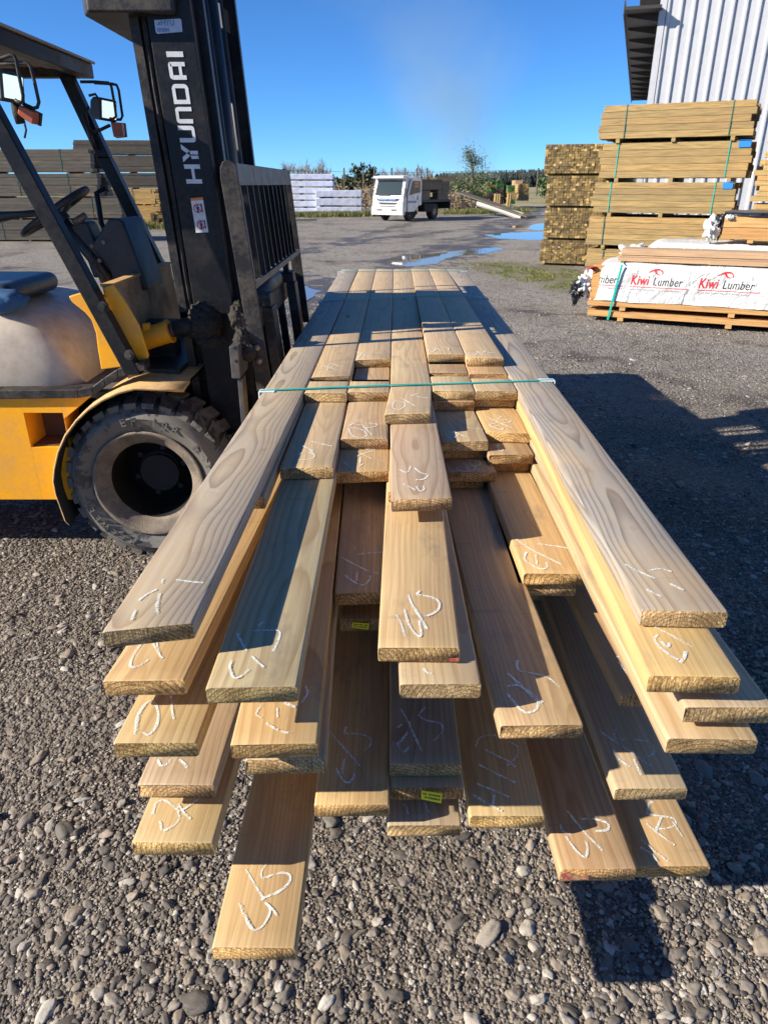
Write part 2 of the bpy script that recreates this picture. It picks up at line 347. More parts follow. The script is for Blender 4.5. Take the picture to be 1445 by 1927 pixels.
def build_ground():
    def axis(a, b, st, far, gr=1.25):
        c = list(np.arange(a, b, st)); s = st; v = b
        while v < far: c.append(v); s *= gr; v += s
        c.append(far); s = st; v = a; pre = []
        while v > -far: s *= gr; v -= s; pre.append(max(v, -far))
        return np.array(sorted(set(pre + c)))
    xs = axis(-7, 12, .2, 3000); ys = axis(-1, 48, .2, 4000)
    X, Y = np.meshgrid(xs, ys); Z = hgtn(X, Y); Z[(np.abs(X) > 40)] = 0; Z[Y < -3] = 0
    nx, ny = len(xs), len(ys); V = np.stack([X, Y, Z], -1).reshape(-1, 3)
    i = np.arange(nx - 1)[None, :] + nx * np.arange(ny - 1)[:, None]
    Fq = np.stack([i, i + 1, i + 1 + nx, i + nx], -1).reshape(-1, 4)
    me = bpy.data.meshes.new('ground'); me.from_pydata(V.tolist(), [], Fq.tolist())
    wet = np.zeros(X.shape)
    for pts, wd in TRACKS: wet = np.maximum(wet, np.clip(1.25 - pdist(X, Y, pts) / (wd * 1.6), 0, 1))
    gr = np.zeros(X.shape)
    for pts, wd in GRASSR: gr = np.maximum(gr, np.clip(1.3 - pdist(X, Y, pts) / wd, 0, 1))
    fld = np.clip((Y - 56 - .35 * np.clip(np.abs(X - 6), 0, 30)) / 3, 0, 1); fld = np.maximum(fld, np.clip((-9 - X) * (Y > 40) / 3, 0, 1))
    for nme, arr in (('wet', wet), ('grass', gr), ('field', fld)):
        a = me.attributes.new(nme, 'FLOAT', 'POINT'); a.data.foreach_set('value', arr.reshape(-1))
    t = NT('gravel_ground'); v = t.geo()
    ds = t.n('ShaderNodeVectorMath', operation='LENGTH'); t.set(ds, 0, v); dist = ds.outputs['Value']
    vn = t.n('ShaderNodeTexVoronoi', {'Scale': 95.}); t.set(vn, 'Vector', v)
    vn2 = t.n('ShaderNodeTexVoronoi', {'Scale': 38.}); t.set(vn2, 'Vector', v)
    vn3 = t.n('ShaderNodeTexVoronoi', {'Scale': 14.}); t.set(vn3, 'Vector', v)
    def bw(s): nd = t.n('ShaderNodeRGBToBW'); t.set(nd, 0, s); return nd.outputs[0]
    c1 = t.ramp(bw(vn.outputs['Color']), [(.1, (.06, .047, .036)), (.5, (.145, .12, .096)), (.9, (.31, .265, .22))])
    c2 = t.ramp(bw(vn2.outputs['Color']), [(.1, (.065, .052, .04)), (.55, (.155, .13, .105)), (.92, (.32, .275, .23))])
    n = t.noise(v, 2.2, 6, .65); nl = t.noise(v, .55, 5, .6); nf = t.noise(v, 30, 4, .7)
    c = t.mix(t.rng(nf, .45, .6), c1, c2)
    soil = t.mix(nf, (.065, .044, .028), (.16, .115, .078))
    c = t.mix(t.math('MULTIPLY', t.rng(n, .50, .66), .75), c, soil)
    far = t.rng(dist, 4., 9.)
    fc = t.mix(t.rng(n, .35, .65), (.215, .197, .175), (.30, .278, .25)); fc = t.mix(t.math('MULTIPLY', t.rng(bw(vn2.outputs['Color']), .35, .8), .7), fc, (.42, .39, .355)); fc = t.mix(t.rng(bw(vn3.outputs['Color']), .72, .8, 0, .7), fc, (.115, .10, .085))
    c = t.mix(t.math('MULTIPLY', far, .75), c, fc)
    c = t.mix(t.math('MULTIPLY', t.rng(nl, .47, .6), .45), c, (.15, .125, .10)); c = t.mix(t.math('MULTIPLY', t.rng(t.noise(v, 9, 4, .7), .5, .62), .3), c, (.11, .09, .07))
    wt = t.rng(t.math('ADD', t.math('ADD', attr(t, 'wet'), t.math('MULTIPLY', t.math('SUBTRACT', nl, .5), 3.6)), t.math('MULTIPLY', t.math('SUBTRACT', n, .5), 4.0)), .45, 1.0)
    c = t.mix(t.math('MULTIPLY', wt, .8), c, (.055, .045, .037))
    gm = t.rng(t.math('ADD', attr(t, 'grass'), t.math('MULTIPLY', t.math('SUBTRACT', n, .5), 1.6)), .45, .9)
    gn = t.noise(v, 6, 5, .7); gcol = t.mix(t.rng(gn, .4, .6), (.09, .10, .03), (.20, .17, .08))
    c = t.mix(t.math('MULTIPLY', gm, .6), c, gcol)
    fcol = t.mix(t.rng(t.noise(v, .12, 6, .7), .4, .6), (.36, .29, .16), (.20, .20, .08))
    c = t.mix(attr(t, 'field'), c, fcol)
    hh = t.math('SUBTRACT', t.math('ADD', t.math('MULTIPLY', nf, .6), t.math('MULTIPLY', n, .8)), t.math('ADD', t.math('MULTIPLY', vn2.outputs['Distance'], 1.1), t.math('MULTIPLY', vn.outputs['Distance'], .5)))
    nrm = t.bump(hh, 1.0, .02)
    me.materials.append(t.done(c, t.math('SUBTRACT', .9, t.math('MULTIPLY', wt, .45)), nrm))
    me.polygons.foreach_set('use_smooth', [True] * len(me.polygons))
    o = bpy.data.objects.new('ground', me); COL.objects.link(o); tag(o, kind='structure')
build_ground()

def ico(sub):
    p = (1 + 5 ** .5) / 2; v = [(-1, p, 0), (1, p, 0), (-1, -p, 0), (1, -p, 0), (0, -1, p), (0, 1, p), (0, -1, -p), (0, 1, -p), (p, 0, -1), (p, 0, 1), (-p, 0, -1), (-p, 0, 1)]
    f = [(0, 11, 5), (0, 5, 1), (0, 1, 7), (0, 7, 10), (0, 10, 11), (1, 5, 9), (5, 11, 4), (11, 10, 2), (10, 7, 6), (7, 1, 8), (3, 9, 4), (3, 4, 2), (3, 2, 6), (3, 6, 8), (3, 8, 9), (4, 9, 5), (2, 4, 11), (6, 2, 10), (8, 6, 7), (9, 8, 1)]
    v = [np.array(q) / np.linalg.norm(q) for q in v]
    for _ in range(sub):
        cache = {}; nf = []
        def mid(a, b):
            k = (min(a, b), max(a, b))
            if k not in cache: m = v[a] + v[b]; v.append(m / np.linalg.norm(m)); cache[k] = len(v) - 1
            return cache[k]
        for a, b, c in f:
            ab, bc, ca = mid(a, b), mid(b, c), mid(c, a); nf += [(a, ab, ca), (b, bc, ab), (c, ca, bc), (ab, bc, ca)]
        f = nf
    return np.array(v), np.array(f)
def stones(name, sets, mat, label, cat):
    VV = []; FF = []; TT = []; base = 0
    for (sub, xy, r0, r1, pw, sink) in sets:
        bv, bf = ico(sub); N = len(xy); nv = len(bv)
        r = r0 + (r1 - r0) * rng.random(N) ** pw
        var = [bv * (1 + (.22 * rng.standard_normal((nv, 1)).clip(-1, 1) * (.75 if sub else .95) if sub < 2 else .22 * np.array([[mnoise.noise(Vector(q * 1.3) + Vector((k_ * 7., 0, 0))) * 2.0] for q in bv]))) for k_ in range(8)]
        vi = rng.integers(0, 8, N); pts = np.array(var)[vi]
        sc = np.stack([1 + .75 * rng.random(N), .7 + .35 * rng.random(N), .30 + .32 * rng.random(N)], -1) * r[:, None]
        pts = pts * sc[:, None, :]
        a = rng.random(N) * 6.283; b = rng.normal(0, .25, N)
        cb, sb = np.cos(b)[:, None], np.sin(b)[:, None]; x = pts[..., 0] * cb - pts[..., 2] * sb; z = pts[..., 0] * sb + pts[..., 2] * cb
        ca, sa = np.cos(a)[:, None], np.sin(a)[:, None]; y = pts[..., 1]
        X = x * ca - y * sa + xy[:, 0:1]; Y = x * sa + y * ca + xy[:, 1:2]
        Z = z + (hgtn(xy[:, 0], xy[:, 1]) + sc[:, 2] * sink)[:, None]
        VV.append(np.stack([X, Y, Z], -1).reshape(-1, 3)); FF.append((bf[None] + (np.arange(N) * nv)[:, None, None] + base).reshape(-1, 3))
        TT.append(np.repeat(rng.random(N), nv)); base += N * nv
    V = np.concatenate(VV).astype(np.float32); Fc = np.concatenate(FF).astype(np.int32); T = np.concatenate(TT).astype(np.float32)
    me = bpy.data.meshes.new(name); me.vertices.add(len(V)); me.vertices.foreach_set('co', V.ravel())
    me.loops.add(Fc.size); me.loops.foreach_set('vertex_index', Fc.ravel())
    me.polygons.add(len(Fc)); me.polygons.foreach_set('loop_start', np.arange(len(Fc), dtype=np.int32) * 3)
    try: me.polygons.foreach_set('loop_total', np.full(len(Fc), 3, dtype=np.int32))
    except Exception: pass
    me.polygons.foreach_set('use_smooth', np.ones(len(Fc), dtype=bool))
    a = me.attributes.new('tint', 'FLOAT', 'POINT'); a.data.foreach_set('value', T)
    me.update(calc_edges=True); me.materials.append(mat)
    o = bpy.data.objects.new(name, me); COL.objects.link(o); return tag(o, label, cat, kind='stuff')
def stonemat():
    t = NT('pebble'); ti = attr(t, 'tint'); v = t.geo(); n = t.noise(v, 160, 4, .65); n2 = t.noise(v, 25, 3, .6)
    c = t.ramp(ti, [(0, (.058, .048, .040)), (.3, (.128, .110, .092)), (.55, (.198, .172, .143)), (.75, (.25, .198, .145)), (.9, (.33, .295, .25)), (1., (.45, .41, .355))])
    c = t.mix(t.math('MULTIPLY', t.rng(n, .45, .7), .35), c, (.10, .085, .07)); c = t.mix(t.rng(n2, .55, .75, 0, .5), c, (.20, .155, .12))
    return t.done(c, .75, t.bump(n, .5, .002))
def scatter(N, y0, y1, pw=1.0, thin=0):
    y = y0 + (y1 - y0) * rng.random(N) ** pw
    hw = .42 + y * .60; x = (rng.random(N) * 2 - 1) * hw
    p = np.stack([x, y], -1)
    if thin:
        q = np.array([mnoise.noise(Vector((a * 1.6, b * 1.6, 3.3))) for a, b in p]); p = p[rng.random(len(p)) > thin * np.clip(q * 2.2 + .25, 0, 1)]
    return p
stones('loose_gravel', [(2, scatter(230, .75, 4.4, 1.2), .014, .030, 2.2, .10), (2, scatter(4300, .7, 4.8, 1.15, .8), .0078, .0165, 1.7, .18), (1, scatter(15000, .7, 4.6, 1.15, .9), .0048, .0098, 1.6, .22),
       (0, scatter(150000, .7, 4.9, 1.2, .9), .0021, .0056, 1.4, .3), (0, scatter(42000, 4.4, 11, 1.2), .0045, .0095, 2.2, .3), (1, scatter(1500, 4.2, 12, 1.2), .009, .022, 2.4, .2)], stonemat(),
       'loose grey and brown river pebbles covering the yard around the timber', 'gravel')
# puddles
def puddle(name, px_pts, seed):
    t = NT('puddle_water'); v = t.geo()
    c = [Uz(x, y, 0.0) for x, y in px_pts]; n = len(c); pts = []
    for i in range(n):
        a, b = c[i], c[(i + 1) % n]
        for k in range(5):
            q = a.lerp(b, k / 5); e = .10 * (a - b).length
            q = q + Vector((mnoise.noise(q * 3 + Vector((seed, 0, 0))), mnoise.noise(q * 3 + Vector((0, seed, 5))), 0)) * e
            pts.append((q.x, q.y))
    mb = MB(); b0 = len(mb.v)
    for (x, y) in pts: mb.v.append((x, y, .004))
    idx = list(range(len(pts)))
    A = sum(pts[i][0] * pts[(i + 1) % len(pts)][1] - pts[(i + 1) % len(pts)][0] * pts[i][1] for i in idx)
    mb.face(idx if A > 0 else idx[::-1])
    m = t.done((.17, .15, .125), .02, t.bump(t.noise(v, 3, 2, .5), .02, .01)); t.b.inputs['IOR'].default_value = 2.2
    o = mb.build(name, m); tag(o, kind='structure')
puddle('puddle_water', [(735, 484), (790, 480), (830, 476), (880, 470), (930, 466), (948, 469), (915, 477), (870, 480), (840, 487), (820, 497), (770, 502), (735, 498)], 1)
puddle('puddle_water', [(912, 442), (960, 438), (1030, 436), (1080, 440), (1080, 450), (1000, 452), (935, 449)], 5)
puddle('puddle_water', [(985, 430), (1005, 422), (1050, 418), (1070, 426), (1060, 433), (1010, 434)], 8)
puddle('puddle_water', [(955, 425), (985, 424), (990, 428), (960, 429)], 9)
puddle('puddle_water', [(545, 545), (575, 538), (600, 548), (580, 575), (555, 570)], 12)

# ------------------------------------------------------------------ grass tufts
def blades(name, regs, label, hmin, hmax, cols, dens):
    V = []; Fc = []; T = []
    for pts, wd, N in regs:
        for _ in range(N):
            i = random.randrange(len(pts) - 1); k = random.random(); a, b = pts[i], pts[i + 1]
            cx = a[0] + (b[0] - a[0]) * k + random.gauss(0, wd * .45); cy = a[1] + (b[1] - a[1]) * k + random.gauss(0, wd * .45)
            if mnoise.noise(Vector((cx * 1.5, cy * 1.5, 1))) < dens: continue
            tt = random.random()
            for _k in range(6):
                x = cx + random.gauss(0, .03); y = cy + random.gauss(0, .03); an = random.random() * 6.28; h = random.uniform(hmin, hmax); wv = .006 + h * .03
                lx, ly = random.gauss(0, .4) * h, random.gauss(0, .4) * h; dx, dy = math.cos(an) * wv, math.sin(an) * wv
                b0 = len(V); V += [(x - dx, y - dy, 0), (x + dx, y + dy, 0), (x + lx * .5 + dx * .6, y + ly * .5 + dy * .6, h * .7), (x + lx * .5 - dx * .6, y + ly * .5 - dy * .6, h * .7), (x + lx, y + ly, h)]
                Fc += [(b0, b0 + 1, b0 + 2, b0 + 3), (b0 + 3, b0 + 2, b0 + 4)]; T += [tt, tt]
    me = bpy.data.meshes.new(name); me.from_pydata(V, [], Fc); a = me.attributes.new('tint', 'FLOAT', 'FACE'); a.data.foreach_set('value', T)
    t = NT(name); me.materials.append(t.done(t.ramp(attr(t, 'tint'), cols), .8)); o = bpy.data.objects.new(name, me); COL.objects.link(o)
    tag(o, label, 'grass', kind='stuff')
GC = [(0, (.07, .11, .02)), (.5, (.13, .16, .035)), (.8, (.22, .19, .07)), (1, (.33, .26, .13))]
blades('patchy_grass', [(GRASSR[0][0], 1.0, 1500), (GRASSR[1][0], .6, 500)], 'patchy short green grass in the gravel before the post stack', .008, .028, GC, .0)
blades('verge_grass', [(GRASSR[2][0], 2.0, 2600), (GRASSR[3][0], 1.4, 1800), (GRASSR[4][0], 1.2, 1500)], 'rough grass verge along the far side of the yard', .06, .3, GC, -.2)

# ------------------------------------------------------------------ MAIN STACK OF BOARDS
TH = .034; TOPD = .623; NL = 17; X0 = -.402; PITCHX = .1412; YS = 2.36; YB = 6.03; SLOPE = .0155
def lz(k): return CAMH - TOPD - TH * k       # top of layer k
def slotx(c, y): return X0 + PITCHX * (c - 1) + .07 + SLOPE * (y - YS)
def board(col, k, yf, xf=None, skew=0.0, w=.139, tint=(1, 1, 1), grey=0.0, label=None, yb=None, marks=None, th=None, seed=0, roll=0.0, ys=YS, tilt=0.0):
    th = (th or TH) - .0012; zt = lz(k); yb = yb or YB + random.uniform(-.03, .03)
    if xf is None: xf = slotx(col, yf)
    ySt = max(ys, yf + .001)
    def cx(y):
        if y >= ySt: return slotx(col, y)
        s = (ySt - y) / max(ySt - yf, .2); s = min(s, 1)
        base = slotx(col, y); return base + (xf - slotx(col, yf)) * (s ** 1.12)
    rr = .0045; hw0 = w / 2; sec = []
    for (sx, sz) in ((-1, -1), (1, -1), (1, 1), (-1, 1)):
        for a in (0, 45, 90):
            base = {(-1, -1): 180, (1, -1): 270, (1, 1): 0, (-1, 1): 90}[(sx, sz)]
            an = math.radians(base + a)
            sec.append((sx, (math.cos(an) - sx) * rr, (0 if sz > 0 else -th) + (-sz) * 0 + (math.sin(an) - sz) * rr))
    n = len(sec); ys_ = [0, .003, .03, .08, .16]
    L = yb - yf; s = .3
    while s < L - .15: ys_.append(s); s += .17 if s < 2 else .5
    ys_.append(L); V = []; R = []
    orgx = xf
    for ri, s in enumerate(ys_):
        y = yf + s; cxx = cx(y); wv = w if y < ySt else min(w, .1395); sh = skew * max(0, 1 - s / .5)
        z0 = zt + (0 if ri else 0)
        for (sx, ox, oz) in sec:
            u = sx * wv / 2 + ox * (1 if ri else 1)
            e = random.uniform(-.0012, .0012) if ri == 0 else 0
            ins = .0015 if ri == 0 else 0
            V.append((cxx + u * (1 - ins * 8) - orgx, y + sh * u / w + e - yf, z0 + oz * (1 if ri else .985) - (ins if oz > -.01 else -ins) - tilt * max(0, y - 2.7) / (YB - 2.7) - zt))
            R.append((u, s, oz))
    Fc = []; Mi = []
    for i in range(len(ys_) - 1):
        for j in range(n):
            a = i * n + j; b = i * n + (j + 1) % n; Fc.append((a, b, b + n, a + n)); Mi.append(0)
    Fc.append(tuple(range(n))[::-1]); Mi.append(1); last = (len(ys_) - 1) * n; Fc.append(tuple(last + j for j in range(n))); Mi.append(1)
    me = bpy.data.meshes.new('timber_board'); me.from_pydata(V, [], Fc)
    me.materials.append(M_PINE); me.materials.append(M_PEND); me.polygons.foreach_set('material_index', Mi)
    sm = [True] * (len(Fc) - 2) + [False, False]; me.polygons.foreach_set('use_smooth', sm)
    me.set_sharp_from_angle(angle=math.radians(60)) if hasattr(me, 'set_sharp_from_angle') else None
    at = me.attributes.new('rest', 'FLOAT_VECTOR', 'POINT'); at.data.foreach_set('vector', [q for p in R for q in p])
    o = bpy.data.objects.new('timber_board', me); COL.objects.link(o); o.location = (orgx, yf, zt)
    o.color = (tint[0], tint[1], tint[2], 1.0 - grey)
    tag(o, label or 'plain pine board buried inside the strapped pack under the others', 'timber board', 'boards in the strapped pack')
    if marks:
        mb = MB()
        for m in marks:
            wd = .0064
            zo_ = .0010 + .00025 * marks.index(m); pts = [Uz(x, y, zt + zo_) for x, y in m]
            # smooth
            Q = []
            for i in range(len(pts) - 1):
                p0 = pts[max(i - 1, 0)]; p1 = pts[i]; p2 = pts[i + 1]; p3 = pts[min(i + 2, len(pts) - 1)]
                for q in range(5):
                    u = q / 5; Q.append(.5 * ((2 * p1) + (p2 - p0) * u + (2 * p0 - 5 * p1 + 4 * p2 - p3) * u * u + (3 * p1 - p0 - 3 * p2 + p3) * u ** 3))
            Q.append(pts[-1]); b = len(mb.v)
            for i, q in enumerate(Q):
                tg = (Q[min(i + 1, len(Q) - 1)] - Q[max(i - 1, 0)]); tg.z = 0
                if tg.length < 1e-6: tg = Vector((1, 0, 0))
                tg.normalize(); nn = Vector((-tg.y, tg.x, 0)); ww = wd * (.35 + .45 * abs(mnoise.noise(q * 35)) + .5 * (.5 + .5 * mnoise.noise(q * 12)))
                for sg in (-1, 1):
                    p = q + nn * ww * sg * .5 - Vector(o.location); mb.v.append(tuple(p))
            for i in range(len(Q) - 1): mb.face([b + 2 * i, b + 2 * i + 1, b + 2 * i + 3, b + 2 * i + 2])
        mb.build('chalk_writing', M_CHALK, o)
    return o
def cr(crop, strokes):
    ox, oy, s = crop; out = []
    for st in strokes: out.append([(ox + x * s, oy + y * s) for x, y in st])
    return out
C1 = (450, 480, .4221); C2 = (170, 850, .3806); C3 = (600, 850, .353); C4 = (940, 850, .3495); C5 = (170, 1250, .3806); C6 = (560, 1250, .346); C7 = (860, 1250, .4048); S1 = (480, 640, .2076); S2 = (760, 640, .2076)
W_ = (1, 1, 1); ORG = (1.07, .97, .80); PNK = (.97, .90, .90); GRN = (.92, .96, .84); RED = (.98, .84, .72); BRN = (.80, .72, .64); PALE = (1.04, 1.0, .96); YLW = (1.06, 1.02, .82)
